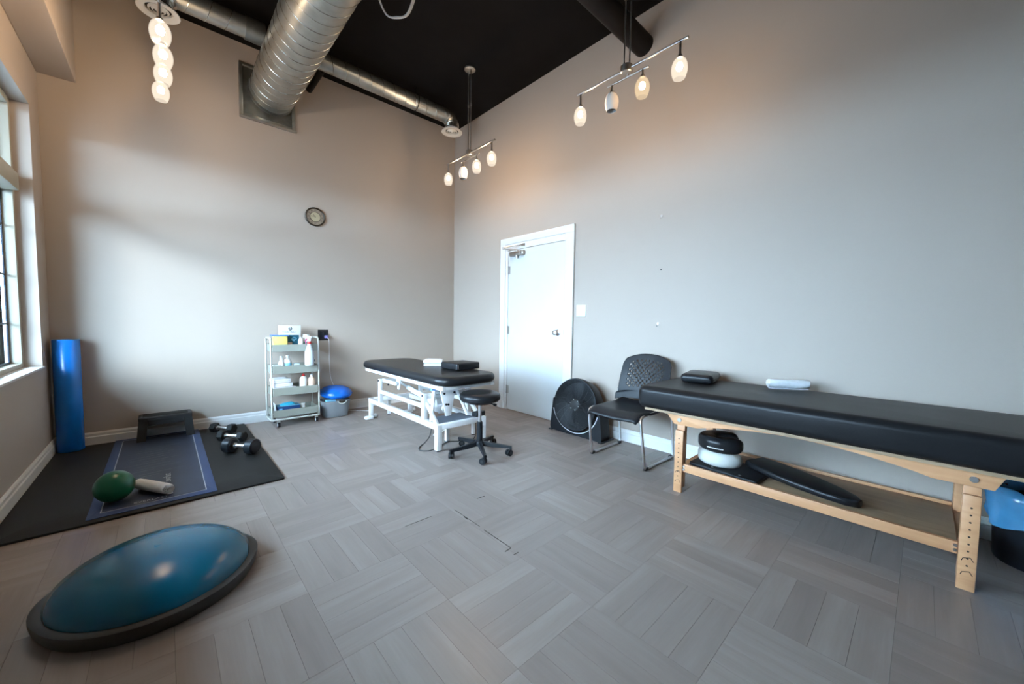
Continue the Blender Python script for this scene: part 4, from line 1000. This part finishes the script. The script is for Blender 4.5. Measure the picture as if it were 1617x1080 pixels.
T = thing('glove_box', 'blue and white box of wipes on the lowest cart tray', 'box', (.925, 4.430, z)); G().box(-.105, .105, -.060, .060, 0, .095, b=.003).build('carton', 'navy', T); G().box(-.103, .103, -.058, .058, .0952, .0975).build('top_panel', 'lblue', T, smooth=False)
g = G(); rs = []
for (s_, z_) in ((.07, .0976), (.062, .112), (.045, .120), (.010, .124)): rs.append([Vector((x + .004 * math.sin(20 * y), y, z_ + .004 * math.sin(40 * x))) for x, y in rrect(s_, s_ * .55, .02, 4)])
g.rings(rs); g.build('pulled_tissue', 'tealb', T, ang=60)
G().box(-.088, -.058, -.0608, -.0601, .055, .075).build('print_patch', 'lblue', T, smooth=False)
T = thing('paper_sheet', 'white paper leaning at the left of the lowest cart tray', 'paper', (.8085, 4.400, z)); G().box(-.001, .001, -.05, .05, 0, .135, m=RY(-.10)).build('sheet', 'card', T, smooth=False); T.location.x = .815
T = thing('tape_roll', 'beige tape roll on the lowest cart tray beside the box', 'tape', (1.062, 4.420, z)); g = G(); g.lathe([(.018, 0), (.032, 0), (.032, .095), (.018, .095), (.018, 0)], 28); g.build('tape', 'cream', T)

# ------------------------------------------------------------------ basket with balance cushion
T = thing('storage_basket', 'grey ribbed plastic basket with handle slot beside the cart', 'basket', (1.412, 4.490, 0))
g = G(); rs = []; n = 72
def bring(hx_, hy_, z, rib, off=0.0):
    out = []
    for i in range(n):
        a = 2 * PI * i / n; ca, sa = math.cos(a), math.sin(a); e = .62
        x = hx_ * math.copysign(abs(ca) ** e, ca); y = hy_ * math.copysign(abs(sa) ** e, sa); f = 1 + (.010 if (i % 4) < 2 else -.002) * rib
        out.append(Vector((x * f, y * f, z + off)))
    return out
rs += [bring(.118, .090, 0, 0), bring(.125, .097, .006, 1), bring(.140, .112, .10, 1), bring(.150, .122, .165, 1), bring(.152, .124, .172, 0), bring(.158, .130, .174, 0), bring(.158, .130, .186, 0), bring(.150, .122, .188, 0), bring(.145, .117, .170, 0), bring(.118, .090, .012, 0)]
g.rings(rs); g.build('basket_body', 'bask', T, ang=40)
g = G(); g.tube(spline([(-.012, -.131, .186), (.004, -.139, .166), (.035, -.142, .158), (.066, -.139, .166), (.082, -.131, .186)], 5), .006, 8); g.build('handle_rim', 'cartl', T)
g = G(); rs = [[Vector((.035 + a * k, y, .176 + b * k)) for a, b in rrect(.036, .013, .012, 4)] for (y, k) in ((-.128, 1), (-.1395, 1), (-.1400, .96))]; g.rings(rs); g.build('handle_slot', 'hole', T)
T = thing('balance_cushion', 'blue inflatable balance cushion resting on the grey basket', 'balance cushion', (1.425, 4.498, .2520)); T.rotation_euler = (.10, .04, 0)
G().lathe([(0, -.032), (.10, -.034), (.145, -.028), (.168, -.008), (.172, .010), (.164, .034), (.135, .060), (.09, .076), (.04, .084), (0, .085)], 48).build('cushion_body', 'blue', T, ang=70)
g = G(); g.tube([(.172 * math.cos(2 * PI * i / 48), .172 * math.sin(2 * PI * i / 48), .010) for i in range(48)], .0035, 6, closed=True); g.build('seam', 'blue', T)
T = put(G().slab(.055, .018, 0, .15, .010, .006, n=3, k=3).build('foam_block', 'lblue'), (1.350, 4.440, .052), (0, 0, .05)); tag(T, 'light blue foam block sticking out of the grey basket', 'foam block')
